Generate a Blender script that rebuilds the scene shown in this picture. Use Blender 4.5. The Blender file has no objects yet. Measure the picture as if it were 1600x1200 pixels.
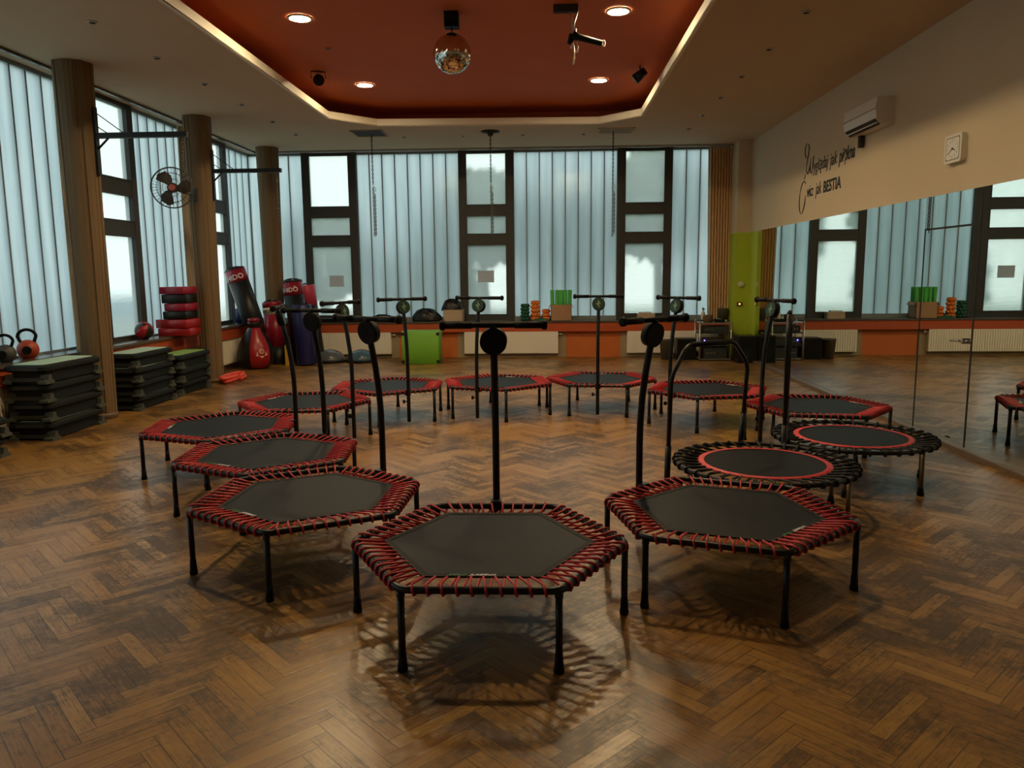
import bpy, bmesh, math, random
from mathutils import Vector, Matrix
C = bpy.context.scene.collection
PI = math.pi
R = math.radians
random.seed(7)

# ------------------------------------------------------------------ camera
def make_camera():
    f, pitch, yaw, roll, h = 1206.145, R(8.2148), R(2.4893), R(-0.5488), 1.591
    cy, sy, cp, sp = math.cos(yaw), math.sin(yaw), math.cos(pitch), math.sin(pitch)
    fwd = Vector((-sy*cp, cy*cp, -sp)); right = Vector((cy, sy, 0)); up = right.cross(fwd)
    r2 = right*math.cos(roll) + up*math.sin(roll)
    u2 = -right*math.sin(roll) + up*math.cos(roll)
    cam = bpy.data.cameras.new('camera'); o = bpy.data.objects.new('camera', cam); C.objects.link(o)
    cam.sensor_fit = 'HORIZONTAL'; cam.sensor_width = 36.0; cam.lens = 36.0*f/1600.0
    cam.clip_start = 0.05; cam.clip_end = 300
    m = Matrix((r2, u2, -fwd)).transposed().to_4x4(); m.translation = (0, 0, h)
    o.matrix_world = m
    bpy.context.scene.camera = o
make_camera()

# ------------------------------------------------------------------ world, exposure
sc = bpy.context.scene
w = bpy.data.worlds.new('overcast_sky'); sc.world = w; w.use_nodes = True
nt = w.node_tree; nt.nodes.clear()
tc = nt.nodes.new('ShaderNodeTexCoord'); sx = nt.nodes.new('ShaderNodeSeparateXYZ')
rp = nt.nodes.new('ShaderNodeValToRGB'); bg = nt.nodes.new('ShaderNodeBackground'); wo = nt.nodes.new('ShaderNodeOutputWorld')
rp.color_ramp.elements[0].position = 0.0; rp.color_ramp.elements[0].color = (0.96, 1.0, 0.99, 1)
rp.color_ramp.elements[1].position = 0.7; rp.color_ramp.elements[1].color = (0.88, 0.97, 1.0, 1)
nt.links.new(tc.outputs['Generated'], sx.inputs[0]); nt.links.new(sx.outputs['Z'], rp.inputs[0])
nt.links.new(rp.outputs[0], bg.inputs[0]); bg.inputs[1].default_value = 1.95
nt.links.new(bg.outputs[0], wo.inputs[0])
LAMP = 560.0          # radiance of the downlight diffusers
sc.view_settings.view_transform = 'Standard'; sc.view_settings.look = 'None'
sc.view_settings.gamma = 1.0; sc.view_settings.exposure = -0.1
sc.view_settings.use_curve_mapping = False
cy_ = sc.cycles
cy_.max_bounces = 9; cy_.diffuse_bounces = 5; cy_.glossy_bounces = 5; cy_.transmission_bounces = 7
cy_.transparent_max_bounces = 8; cy_.sample_clamp_indirect = 6.0; cy_.caustics_reflective = False
cy_.use_denoising = True

# ------------------------------------------------------------------ materials
M = {}
def mat(name, col, rough=0.6, metal=0.0, var=0.0, vscale=8.0, bump=0.0, bscale=60.0, spec=0.5, emit=None, stretch=None):
    m = bpy.data.materials.new(name); m.use_nodes = True; n = m.node_tree.nodes; l = m.node_tree.links
    p = n['Principled BSDF']; p.inputs['Base Color'].default_value = (*col, 1); p.inputs['Roughness'].default_value = rough
    p.inputs['Metallic'].default_value = metal; p.inputs['Specular IOR Level'].default_value = spec
    if emit:
        p.inputs['Emission Color'].default_value = (*emit[0], 1); p.inputs['Emission Strength'].default_value = emit[1]
    t = n.new('ShaderNodeTexCoord'); mp = n.new('ShaderNodeMapping'); l.new(t.outputs['Object'], mp.inputs[0])
    if stretch: mp.inputs['Scale'].default_value = stretch
    no = n.new('ShaderNodeTexNoise'); no.inputs['Scale'].default_value = vscale; no.inputs['Detail'].default_value = 4
    l.new(mp.outputs[0], no.inputs['Vector'])
    mx = n.new('ShaderNodeMix'); mx.data_type = 'RGBA'
    v = max(var, 0.04)
    mx.inputs['A'].default_value = (*[c*(1-v) for c in col], 1); mx.inputs['B'].default_value = (*[min(1, c*(1+v)) for c in col], 1)
    l.new(no.outputs['Fac'], mx.inputs['Factor']); l.new(mx.outputs['Result'], p.inputs['Base Color'])
    if bump:
        nb = n.new('ShaderNodeTexNoise'); nb.inputs['Scale'].default_value = bscale; l.new(mp.outputs[0], nb.inputs['Vector'])
        b = n.new('ShaderNodeBump'); b.inputs['Strength'].default_value = bump; b.inputs['Distance'].default_value = 0.01
        l.new(nb.outputs['Fac'], b.inputs['Height']); l.new(b.outputs[0], p.inputs['Normal'])
    M[name] = m; return m

mat('soffit_paint', (0.60, 0.47, 0.31), 0.9, var=0.05, vscale=3, bump=0.15)
mat('wall_paint', (0.60, 0.49, 0.325), 0.85, var=0.04, vscale=2, bump=0.1)
mat('lip_paint', (0.80, 0.74, 0.60), 0.6)
mat('orange_ceiling', (0.66, 0.155, 0.042), 0.75, var=0.08, vscale=2)
mat('green_paint', (0.42, 0.52, 0.03), 0.6, var=0.06)
mat('orange_paint', (0.62, 0.16, 0.03), 0.6, var=0.06)
mat('red_orange_paint', (0.50, 0.09, 0.025), 0.45, var=0.06)
mat('niche_paint', (0.36, 0.28, 0.17), 0.8)
mat('radiator_enamel', (0.86, 0.82, 0.72), 0.4)
mat('sill_stone', (0.10, 0.085, 0.07), 0.25, var=0.2)
mat('frame_brown', (0.040, 0.040, 0.037), 0.5, var=0.2)
mat('column_concrete', (0.185, 0.120, 0.058), 0.75, var=0.22, vscale=3, bump=0.4, bscale=25, stretch=(6, 6, 0.5))
mat('plinth_wood', (0.15, 0.10, 0.06), 0.4, var=0.2)
mat('black_steel', (0.006, 0.006, 0.0065), 0.36, var=0.1, spec=0.35)
mat('black_rubber', (0.004, 0.004, 0.004), 0.6, spec=0.2)
mat('mat_black', (0.0045, 0.005, 0.0048), 0.50, var=0.35, vscale=5, bump=0.15, bscale=300, spec=0.14)
mat('mat_border', (0.005, 0.006, 0.005), 0.7, spec=0.25)
mat('cord_red', (0.46, 0.014, 0.020), 0.5)
mat('cord_black', (0.007, 0.007, 0.007), 0.55, spec=0.3)
mat('ring_red', (0.62, 0.035, 0.045), 0.5)
mat('leg_bronze', (0.20, 0.15, 0.08), 0.3, metal=0.5)
mat('white_ink', (0.8, 0.8, 0.8), 0.5)
mat('green_ink', (0.10, 0.38, 0.12), 0.5)
mat('emblem_face', (0.006, 0.03, 0.014), 0.4)
mat('chrome', (0.7, 0.7, 0.7), 0.12, metal=1.0)
mat('steel', (0.45, 0.44, 0.42), 0.35, metal=0.9)
mat('mirror_glass', (0.74, 0.80, 0.75), 0.004, metal=1.0)
mat('door_gap', (0.008, 0.007, 0.006), 0.7)
mat('step_dark', (0.0045, 0.007, 0.006), 0.6, var=0.15, spec=0.25)
mat('step_foot', (0.06, 0.07, 0.058), 0.7, var=0.15)
mat('step_mint', (0.36, 0.52, 0.40), 0.7, var=0.08)
mat('step_green', (0.22, 0.38, 0.10), 0.7)
mat('step_end', (0.022, 0.028, 0.024), 0.65)
mat('kettle_orange', (0.38, 0.045, 0.015), 0.45)
mat('kettle_grey', (0.05, 0.05, 0.045), 0.5)
mat('vinyl_red', (0.34, 0.009, 0.014), 0.3, var=0.1)
mat('vinyl_crimson', (0.28, 0.008, 0.028), 0.3, var=0.12)
mat('vinyl_black', (0.008, 0.008, 0.0075), 0.38, spec=0.4)
mat('vinyl_blue', (0.012, 0.015, 0.10), 0.3, var=0.1)
mat('vinyl_pink', (0.55, 0.05, 0.12), 0.35, var=0.15)
mat('cardboard', (0.42, 0.25, 0.14), 0.8, var=0.08)
mat('cardboard_pale', (0.50, 0.38, 0.26), 0.8)
mat('foam_green', (0.08, 0.46, 0.09), 0.7)
mat('foam_dark_green', (0.01, 0.09, 0.05), 0.7)
mat('foam_orange', (0.72, 0.20, 0.03), 0.6)
mat('cube_green', (0.16, 0.42, 0.03), 0.6, var=0.06)
mat('bosu_grey', (0.10, 0.11, 0.12), 0.25)
mat('bosu_blue', (0.05, 0.10, 0.15), 0.25)
mat('tube_coral', (0.80, 0.08, 0.05), 0.5)
mat('yellow_plastic', (0.62, 0.36, 0.02), 0.5)
mat('white_plastic', (0.70, 0.64, 0.52), 0.4)
mat('paper_white', (0.62, 0.62, 0.60), 0.8)
mat('curtain_beige', (0.72, 0.50, 0.26), 0.9, var=0.08, vscale=20)
mat('curtain_lining', (0.66, 0.56, 0.42), 0.9)
mat('curtain_grey', (0.50, 0.41, 0.29), 0.9, var=0.06)
mat('vent_tan', (0.30, 0.24, 0.16), 0.8)
mat('vent_dark', (0.03, 0.026, 0.02), 0.8)
mat('fan_blade', (0.05, 0.04, 0.03), 0.5)
mat('cage_wire', (0.10, 0.095, 0.085), 0.4, metal=0.6)
mat('fan_hub', (0.5, 0.12, 0.12), 0.5)
mat('clock_face', (0.75, 0.72, 0.62), 0.5)
mat('led_blue', (0.1, 0.1, 0.5), 0.5, emit=((0.10, 0.08, 1.0), 14))
mat('led_orange', (0.5, 0.2, 0.1), 0.5, emit=((1.0, 0.25, 0.06), 10))
mat('lamp_on', (1, 0.9, 0.7), 0.5, emit=((1.0, 0.76, 0.44), LAMP))
mat('grass', (0.06, 0.09, 0.03), 0.9, var=0.3)
mat('bark', (0.07, 0.05, 0.035), 0.9)
mat('leaf', (0.055, 0.10, 0.035), 0.8, var=0.4, vscale=2)
mat('outside_white', (0.55, 0.58, 0.58), 0.8)
mat('outside_blue', (0.12, 0.32, 0.55), 0.7)
mat('basket_brown', (0.12, 0.07, 0.035), 0.8, bump=0.5, bscale=90)
mat('smoked_plastic', (0.10, 0.09, 0.06), 0.35)

def channel_glass():
    m = bpy.data.materials.new('channel_glass'); m.use_nodes = True; n = m.node_tree.nodes; l = m.node_tree.links; n.clear()
    o = n.new('ShaderNodeOutputMaterial'); t = n.new('ShaderNodeTexCoord')
    mp = n.new('ShaderNodeMapping'); mp.inputs['Scale'].default_value = (5, 5, 0.35); l.new(t.outputs['Object'], mp.inputs[0])
    no = n.new('ShaderNodeTexNoise'); no.inputs['Scale'].default_value = 1.6; no.inputs['Detail'].default_value = 5; l.new(mp.outputs[0], no.inputs['Vector'])
    cr = n.new('ShaderNodeValToRGB'); cr.color_ramp.elements[0].position = 0.3; cr.color_ramp.elements[0].color = (0.66, 0.76, 0.77, 1)
    cr.color_ramp.elements[1].position = 0.7; cr.color_ramp.elements[1].color = (0.80, 0.88, 0.88, 1)
    l.new(no.outputs['Fac'], cr.inputs[0])
    nb = n.new('ShaderNodeTexNoise'); nb.inputs['Scale'].default_value = 1.0
    mb = n.new('ShaderNodeMapping'); mb.inputs['Scale'].default_value = (60, 60, 1.0); l.new(t.outputs['Object'], mb.inputs[0]); l.new(mb.outputs[0], nb.inputs['Vector'])
    bp = n.new('ShaderNodeBump'); bp.inputs['Strength'].default_value = 0.3; bp.inputs['Distance'].default_value = 0.004; l.new(nb.outputs['Fac'], bp.inputs['Height'])
    tr = n.new('ShaderNodeBsdfTranslucent'); l.new(cr.outputs[0], tr.inputs[0])
    rf = n.new('ShaderNodeBsdfRefraction'); rf.inputs['Roughness'].default_value = 0.5; rf.inputs['IOR'].default_value = 1.25; l.new(cr.outputs[0], rf.inputs[0])
    gl = n.new('ShaderNodeBsdfGlossy'); gl.inputs['Roughness'].default_value = 0.12; gl.inputs[0].default_value = (0.8, 0.85, 0.85, 1); l.new(bp.outputs[0], gl.inputs['Normal'])
    m1 = n.new('ShaderNodeMixShader'); m1.inputs[0].default_value = 0.45; l.new(tr.outputs[0], m1.inputs[1]); l.new(rf.outputs[0], m1.inputs[2])
    m2 = n.new('ShaderNodeMixShader'); m2.inputs[0].default_value = 0.05; l.new(m1.outputs[0], m2.inputs[1]); l.new(gl.outputs[0], m2.inputs[2])
    l.new(m2.outputs[0], o.inputs[0]); M['channel_glass'] = m
channel_glass()
m_ = bpy.data.materials.new('thin_paper'); m_.use_nodes = True; n_ = m_.node_tree.nodes; p_ = n_['Principled BSDF']; p_.inputs['Base Color'].default_value = (0.8, 0.78, 0.77, 1); p_.inputs['Roughness'].default_value = 0.9
t_ = n_.new('ShaderNodeBsdfTranslucent'); t_.inputs[0].default_value = (0.62, 0.60, 0.60, 1); x_ = n_.new('ShaderNodeMixShader'); x_.inputs[0].default_value = 0.7
m_.node_tree.links.new(p_.outputs[0], x_.inputs[1]); m_.node_tree.links.new(t_.outputs[0], x_.inputs[2]); m_.node_tree.links.new(x_.outputs[0], n_['Material Output'].inputs[0]); M['thin_paper'] = m_

def pane_glass():
    m = bpy.data.materials.new('pane_glass'); m.use_nodes = True; n = m.node_tree.nodes; l = m.node_tree.links; n.clear()
    o = n.new('ShaderNodeOutputMaterial'); t = n.new('ShaderNodeTexCoord')
    mp = n.new('ShaderNodeMapping'); mp.inputs['Scale'].default_value = (1.2, 1.2, 9); l.new(t.outputs['Object'], mp.inputs[0])
    no = n.new('ShaderNodeTexNoise'); no.inputs['Scale'].default_value = 2.0; no.inputs['Detail'].default_value = 3; l.new(mp.outputs[0], no.inputs['Vector'])
    bp = n.new('ShaderNodeBump'); bp.inputs['Strength'].default_value = 0.6; bp.inputs['Distance'].default_value = 0.02; l.new(no.outputs['Fac'], bp.inputs['Height'])
    rf = n.new('ShaderNodeBsdfRefraction'); rf.inputs['Roughness'].default_value = 0.16; rf.inputs['IOR'].default_value = 1.25
    rf.inputs[0].default_value = (0.95, 1.0, 0.97, 1); l.new(bp.outputs[0], rf.inputs['Normal'])
    tr = n.new('ShaderNodeBsdfTranslucent'); tr.inputs[0].default_value = (0.80, 0.90, 0.88, 1)
    gl = n.new('ShaderNodeBsdfGlossy'); gl.inputs['Roughness'].default_value = 0.03
    m1 = n.new('ShaderNodeMixShader'); m1.inputs[0].default_value = 0.35; l.new(rf.outputs[0], m1.inputs[1]); l.new(tr.outputs[0], m1.inputs[2])
    m2 = n.new('ShaderNodeMixShader'); m2.inputs[0].default_value = 0.05; l.new(m1.outputs[0], m2.inputs[1]); l.new(gl.outputs[0], m2.inputs[2])
    l.new(m2.outputs[0], o.inputs[0]); M['pane_glass'] = m
pane_glass()

def parquet():
    W, N = 0.065, 6
    m = bpy.data.materials.new('herringbone_parquet'); m.use_nodes = True; n = m.node_tree.nodes; l = m.node_tree.links
    p = n['Principled BSDF']
    def mt(op, a, b=None, c=None):
        k = n.new('ShaderNodeMath'); k.operation = op
        for i, v in enumerate((a, b, c)):
            if v is None: continue
            if isinstance(v, (int, float)): k.inputs[i].default_value = v
            else: l.new(v, k.inputs[i])
        return k.outputs[0]
    tc = n.new('ShaderNodeTexCoord'); s = n.new('ShaderNodeSeparateXYZ'); l.new(tc.outputs['Object'], s.inputs[0])
    x = mt('ADD', s.outputs[0], -0.055); y = s.outputs[1]
    # very slight wobble so that board edges are not ruler straight
    u = mt('MULTIPLY', mt('ADD', x, y), 0.70711/W); v = mt('MULTIPLY', mt('SUBTRACT', y, x), 0.70711/W)
    i = mt('FLOOR', u); j = mt('FLOOR', v)
    k = mt('FLOORED_MODULO', mt('SUBTRACT', i, j), 2*N)
    hz = mt('LESS_THAN', k, N-0.5)
    # horizontal board
    hi = mt('SUBTRACT', i, k); hu = mt('SUBTRACT', u, hi); hv = mt('SUBTRACT', v, j)
    # vertical board
    k2 = mt('SUBTRACT', k, N); vj = mt('ADD', j, k2); vu = mt('SUBTRACT', mt('ADD', vj, 1.0), v); vv = mt('SUBTRACT', u, i)
    def sel(a, b):
        mx = n.new('ShaderNodeMix'); mx.data_type = 'FLOAT'; l.new(hz, mx.inputs['Factor'])
        l.new(b, mx.inputs['A']); l.new(a, mx.inputs['B']); return mx.outputs['Result']
    al = sel(hu, vu); ac = sel(hv, vv); ida = sel(hi, i); idb = sel(j, vj)
    idv = n.new('ShaderNodeCombineXYZ'); l.new(ida, idv.inputs[0]); l.new(idb, idv.inputs[1]); l.new(hz, idv.inputs[2])
    wn = n.new('ShaderNodeTexWhiteNoise'); wn.noise_dimensions = '3D'; l.new(idv.outputs[0], wn.inputs['Vector'])
    # grain
    gv = n.new('ShaderNodeCombineXYZ'); l.new(mt('MULTIPLY', al, 0.35), gv.inputs[0]); l.new(mt('MULTIPLY', ac, 5.0), gv.inputs[1]); l.new(mt('MULTIPLY', wn.outputs['Value'], 50), gv.inputs[2])
    gn = n.new('ShaderNodeTexNoise'); gn.inputs['Scale'].default_value = 1.0; gn.inputs['Detail'].default_value = 4; l.new(gv.outputs[0], gn.inputs['Vector'])
    base = n.new('ShaderNodeValToRGB'); e = base.color_ramp.elements
    e[0].position = 0; e[0].color = (0.175, 0.074, 0.019, 1); e[1].position = 1; e[1].color = (0.56, 0.35, 0.110, 1)
    q = base.color_ramp.elements.new(0.45); q.color = (0.31, 0.155, 0.040, 1)
    q = base.color_ramp.elements.new(0.75); q.color = (0.42, 0.235, 0.066, 1)
    l.new(mt('ADD', mt('ADD', mt('MULTIPLY', wn.outputs['Value'], 0.32), 0.17), mt('MULTIPLY', mt('SUBTRACT', gn.outputs['Fac'], 0.28), 0.75)), base.inputs[0])
    # worn grey dirt
    d1 = n.new('ShaderNodeTexNoise'); d1.inputs['Scale'].default_value = 1.9; d1.inputs['Detail'].default_value = 7; d1.inputs['Roughness'].default_value = 0.62; l.new(tc.outputs['Object'], d1.inputs['Vector'])
    d2 = n.new('ShaderNodeTexNoise'); d2.inputs['Scale'].default_value = 26; d2.inputs['Detail'].default_value = 8; d2.inputs['Roughness'].default_value = 0.7; l.new(tc.outputs['Object'], d2.inputs['Vector'])
    gs = n.new('ShaderNodeTexNoise'); gs.inputs['Scale'].default_value = 2.2; gs.inputs['Detail'].default_value = 6; gs.inputs['Roughness'].default_value = 0.7; l.new(gv.outputs[0], gs.inputs['Vector'])
    d3 = n.new('ShaderNodeTexNoise'); d3.inputs['Scale'].default_value = 0.7; d3.inputs['Detail'].default_value = 3; l.new(tc.outputs['Object'], d3.inputs['Vector'])
    dd = mt('ADD', mt('MULTIPLY', d1.outputs['Fac'], 0.46), mt('ADD', mt('MULTIPLY', gs.outputs['Fac'], 0.30), mt('ADD', mt('MULTIPLY', d3.outputs['Fac'], 0.30), mt('ADD', mt('MULTIPLY', d2.outputs['Fac'], 0.24), mt('MULTIPLY', mt('SUBTRACT', wn.outputs['Value'], 0.5), -0.07)))))
    dr = n.new('ShaderNodeMapRange'); dr.interpolation_type = 'SMOOTHSTEP'; dr.inputs['From Min'].default_value = 0.60; dr.inputs['From Max'].default_value = 0.725
    dr.inputs['To Max'].default_value = 0.80; l.new(dd, dr.inputs['Value'])
    mx1 = n.new('ShaderNodeMix'); mx1.data_type = 'RGBA'; l.new(dr.outputs[0], mx1.inputs['Factor']); l.new(base.outputs[0], mx1.inputs['A']); mx1.inputs['B'].default_value = (0.045, 0.028, 0.014, 1)
    # gaps
    def edge(t, length, wd):
        a = mt('MINIMUM', t, mt('SUBTRACT', length, t)); 
        r = n.new('ShaderNodeMapRange'); r.inputs['From Min'].default_value = 0.0; r.inputs['From Max'].default_value = wd
        r.inputs['To Min'].default_value = 1.0; r.inputs['To Max'].default_value = 0.0; l.new(a, r.inputs['Value']); return r.outputs[0]
    gap = mt('MAXIMUM', edge(al, float(N), 0.05), edge(ac, 1.0, 0.05))
    gw = n.new('ShaderNodeTexNoise'); gw.inputs['Scale'].default_value = 6; l.new(tc.outputs['Object'], gw.inputs['Vector'])
    gap = mt('MULTIPLY', gap, mt('MINIMUM', mt('MULTIPLY', gw.outputs['Fac'], 1.8), 1.0))
    mx2 = n.new('ShaderNodeMix'); mx2.data_type = 'RGBA'; l.new(gap, mx2.inputs['Factor']); l.new(mx1.outputs['Result'], mx2.inputs['A']); mx2.inputs['B'].default_value = (0.025, 0.013, 0.006, 1)
    l.new(mx2.outputs['Result'], p.inputs['Base Color'])
    rr = n.new('ShaderNodeMapRange'); rr.inputs['To Min'].default_value = 0.24; rr.inputs['To Max'].default_value = 0.44; l.new(mt('ADD', mt('MULTIPLY', dr.outputs[0], 0.5), mt('MULTIPLY', d2.outputs['Fac'], 0.5)), rr.inputs['Value'])
    l.new(rr.outputs[0], p.inputs['Roughness'])
    b1 = n.new('ShaderNodeBump'); b1.inputs['Strength'].default_value = 0.07; b1.inputs['Distance'].default_value = 0.004
    hh = mt('SUBTRACT', mt('ADD', mt('MULTIPLY', wn.outputs['Value'], 0.25), mt('MULTIPLY', d2.outputs['Fac'], 0.5)), gap)
    l.new(hh, b1.inputs['Height']); l.new(b1.outputs[0], p.inputs['Normal'])
    p.inputs['Specular IOR Level'].default_value = 0.5
    M['parquet'] = m
parquet()

# ------------------------------------------------------------------ mesh helpers
class MB:
    def __init__(s): s.v = []; s.f = []; s.mi = []; s.sm = []; s.cur = 0; s.smooth = False
    def add(s, vs, fs, smooth=None):
        b = len(s.v); s.v += [tuple(p) for p in vs]
        for f in fs: s.f.append([b+i for i in f]); s.mi.append(s.cur); s.sm.append(s.smooth if smooth is None else smooth)
        return s
    def box(s, a, b, rz=0, piv=None, mtx=None):
        (x0, y0, z0), (x1, y1, z1) = a, b
        vs = [Vector(p) for p in ((x0,y0,z0),(x1,y0,z0),(x1,y1,z0),(x0,y1,z0),(x0,y0,z1),(x1,y0,z1),(x1,y1,z1),(x0,y1,z1))]
        if rz:
            c = Vector(piv) if piv else (Vector(a)+Vector(b))/2; m = Matrix.Rotation(rz, 3, 'Z'); vs = [m @ (v-c)+c for v in vs]
        if mtx: vs = [mtx @ v for v in vs]
        return s.add(vs, [(0,3,2,1),(4,5,6,7),(0,1,5,4),(1,2,6,5),(2,3,7,6),(3,0,4,7)], False)
    def bbox(s, a, b, r=0.02, n=3):   # box with rounded vertical edges and chamfered top and bottom
        (x0, y0, z0), (x1, y1, z1) = a, b
        def ring(ins, z):
            out = []
            for cx, cy, a0 in ((x1-r, y1-r, 0), (x0+r, y1-r, 90), (x0+r, y0+r, 180), (x1-r, y0+r, 270)):
                for k in range(n+1):
                    t = R(a0+90*k/n); out.append((cx+(r-ins)*math.cos(t), cy+(r-ins)*math.sin(t), z))
            return out
        c = r*0.45; rs = [ring(c, z0), ring(0, z0+c), ring(0, z1-c), ring(c, z1)]
        return s.loft(rs, caps=True)
    def loft(s, rs, caps=True, closed=True, smooth=True):
        n = len(rs[0]); vs = [p for r_ in rs for p in r_]; fs = []
        for k in range(len(rs)-1):
            for i in range(n if closed else n-1):
                j = (i+1) % n; fs.append((k*n+i, k*n+j, (k+1)*n+j, (k+1)*n+i))
        s.add(vs, fs, smooth)
        if caps:
            b = len(s.v)-len(vs)
            s.f.append([b+i for i in reversed(range(n))]); s.mi.append(s.cur); s.sm.append(False)
            s.f.append([b+(len(rs)-1)*n+i for i in range(n)]); s.mi.append(s.cur); s.sm.append(False)
        return s
    def lathe(s, prof, c=(0,0,0), n=24, mtx=None, smooth=True, caps=True):
        rs = []
        for r_, z in prof:
            ring = [Vector((r_*math.cos(2*PI*i/n), r_*math.sin(2*PI*i/n), z)) for i in range(n)]
            if mtx: ring = [mtx @ q for q in ring]
            rs.append([q+Vector(c) for q in ring])
        return s.loft(rs, caps=caps, smooth=smooth)
    def cyl(s, a, b, r, r2=None, n=12, smooth=True):
        a = Vector(a); b = Vector(b); d = (b-a).normalized(); r2 = r if r2 is None else r2
        u = d.orthogonal().normalized(); w_ = d.cross(u)
        mk = lambda c, q: [c+u*q*math.cos(2*PI*i/n)+w_*q*math.sin(2*PI*i/n) for i in range(n)]
        return s.loft([mk(a, r), mk(b, r2)], smooth=smooth)
    def tube(s, pts, r, n=8, closed=False, smooth=True):
        P = [Vector(p) for p in pts]; L = len(P); rs = []; u = None
        for i, p in enumerate(P):
            if closed: d = (P[(i+1) % L]-P[i-1])
            else: d = P[min(i+1, L-1)]-P[max(i-1, 0)]
            d.normalize()
            if u is None: u = d.orthogonal().normalized()
            u = (u-d*u.dot(d))
            if u.length < 1e-6: u = d.orthogonal()
            u.normalize(); w_ = d.cross(u); rr = r[i] if isinstance(r, (list, tuple)) else r
            rs.append([p+u*rr*math.cos(2*PI*k/n)+w_*rr*math.sin(2*PI*k/n) for k in range(n)])
        if closed: rs.append(rs[0])
        return s.loft(rs, caps=not closed, smooth=smooth)
    def sphere(s, c, r, n=20, m=12, sz=1.0, z0=-1.0, smooth=True):
        prof = []
        for k in range(m+1):
            t = math.asin(z0)+(PI/2-math.asin(z0))*k/m; prof.append((max(r*math.cos(t), 1e-4), r*sz*math.sin(t)))
        return s.lathe(prof, c, n, smooth=smooth)
    def prism(s, poly, z0, z1, mtx=None):
        n = len(poly); vs = [Vector((x, y, z0)) for x, y in poly]+[Vector((x, y, z1)) for x, y in poly]
        if mtx: vs = [mtx @ v for v in vs]
        return s.add(vs, [tuple(reversed(range(n))), tuple(range(n, 2*n))]+[(i, (i+1) % n, n+(i+1) % n, n+i) for i in range(n)], False)
    def build(s, name, mats, parent=None, loc=None, rz=0, weighted=False):
        me = bpy.data.meshes.new(name); me.from_pydata(s.v, [], s.f)
        if isinstance(mats, str): mats = [mats]
        for m_ in mats: me.materials.append(M[m_])
        me.polygons.foreach_set('material_index', s.mi); me.polygons.foreach_set('use_smooth', s.sm); me.update()
        o = bpy.data.objects.new(name, me); C.objects.link(o)
        if parent: o.parent = parent
        if loc: o.location = loc
        o.rotation_euler.z = rz
        return o

def tag(o, label, cat, group=None):
    o['label'] = label; o['category'] = cat
    if group: o['group'] = group
    return o
def thing(name, label, cat, loc=(0,0,0), rz=0, group=None):
    o = bpy.data.objects.new(name, None); C.objects.link(o); o.location = loc; o.rotation_euler = (0, 0, rz); o.empty_display_size = 0.1
    return tag(o, label, cat, group)
def struct(o): o['kind'] = 'structure'; return o
def sempty(name, loc=(0,0,0)):
    o = bpy.data.objects.new(name, None); C.objects.link(o); o.location = loc; return struct(o)
kids = lambda o: [c for c in list(bpy.data.objects) if c.parent == o]
def dup(root, loc, rz, label, group=None):
    def cp(o, par):
        c = o.copy(); C.objects.link(c); c.parent = par
        for ch in KID.get(o.name, []): cp(ch, c)
        return c
    KID = {}
    for o in bpy.data.objects:
        if o.parent: KID.setdefault(o.parent.name, []).append(o)
    r = cp(root, None); r.location = loc; r.rotation_euler = (0, 0, rz); r['label'] = label
    if group: r['group'] = group
    return r
def text_verts(body, size, shear=0.0, ext=0.001, bold=0.0):
    cu = bpy.data.curves.new('lettering', 'FONT'); cu.body = body; cu.size = size; cu.shear = shear; cu.extrude = ext; cu.offset = bold; cu.resolution_u = 3
    o = bpy.data.objects.new('lettering', cu); C.objects.link(o)
    bpy.context.view_layer.update()
    dg = bpy.context.evaluated_depsgraph_get(); me = bpy.data.meshes.new_from_object(o.evaluated_get(dg))
    vs = [v.co.copy() for v in me.vertices]; fs = [tuple(p.vertices) for p in me.polygons]
    bpy.data.objects.remove(o); bpy.data.meshes.remove(me); bpy.data.curves.remove(cu)
    return vs, fs

# ------------------------------------------------------------------ room dimensions
XR, YF, YG, XG, H, YB = 3.66, 14.60, 14.865, -5.62, 3.854, -3.0
SF, SL = 0.687, 0.74
XL = -5.45     # parapet face on the left

b = MB(); b.box((XG-0.1, YB-0.1, -0.12), (XR+0.15, YG+0.1, 0)); struct(b.build('floor', 'parquet'))
# soffit with the polygonal opening
hole = [(-3.16, 0.9), (-3.16, 11.64), (-2.58, 12.29), (0.84, 12.43), (1.42, 11.87), (1.42, 0.9)]
def soffit():
    bm = bmesh.new(); outer = [(XG-0.05, YB-0.05), (XR+0.1, YB-0.05), (XR+0.1, YG+0.05), (XG-0.05, YG+0.05)]
    es = []
    for poly in (outer, hole):
        vs = [bm.verts.new((x, y, H)) for x, y in poly]
        es += [bm.edges.new((vs[i], vs[(i+1) % len(vs)])) for i in range(len(vs))]
    bmesh.ops.triangle_fill(bm, edges=es, use_beauty=True)
    fs = list(bm.faces)
    g = bmesh.ops.extrude_face_region(bm, geom=fs)
    for v in g['geom']:
        if isinstance(v, bmesh.types.BMVert): v.co.z += 0.012
    bmesh.ops.recalc_face_normals(bm, faces=bm.faces)
    me = bpy.data.meshes.new('ceiling'); bm.to_mesh(me); bm.free(); me.materials.append(M['soffit_paint'])
    o = bpy.data.objects.new('ceiling', me); C.objects.link(o); return struct(o)
ceil = soffit()
ZC = 4.145
b = MB(); b.box((-3.65, 0.5, ZC), (1.95, 13.0, ZC+0.05)); b.build('recessed_ceiling', 'orange_ceiling', ceil)
b = MB()
for a, c in (((-3.65, 0.5, H+0.013), (-3.60, 13.0, ZC)), ((1.9, 0.5, H+0.013), (1.95, 13.0, ZC)), ((-3.65, 12.95, H+0.013), (1.95, 13.0, ZC)), ((-3.65, 0.5, H+0.013), (1.95, 0.55, ZC))): b.box(a, c)
b.build('recess_side', 'orange_ceiling', ceil)
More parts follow.
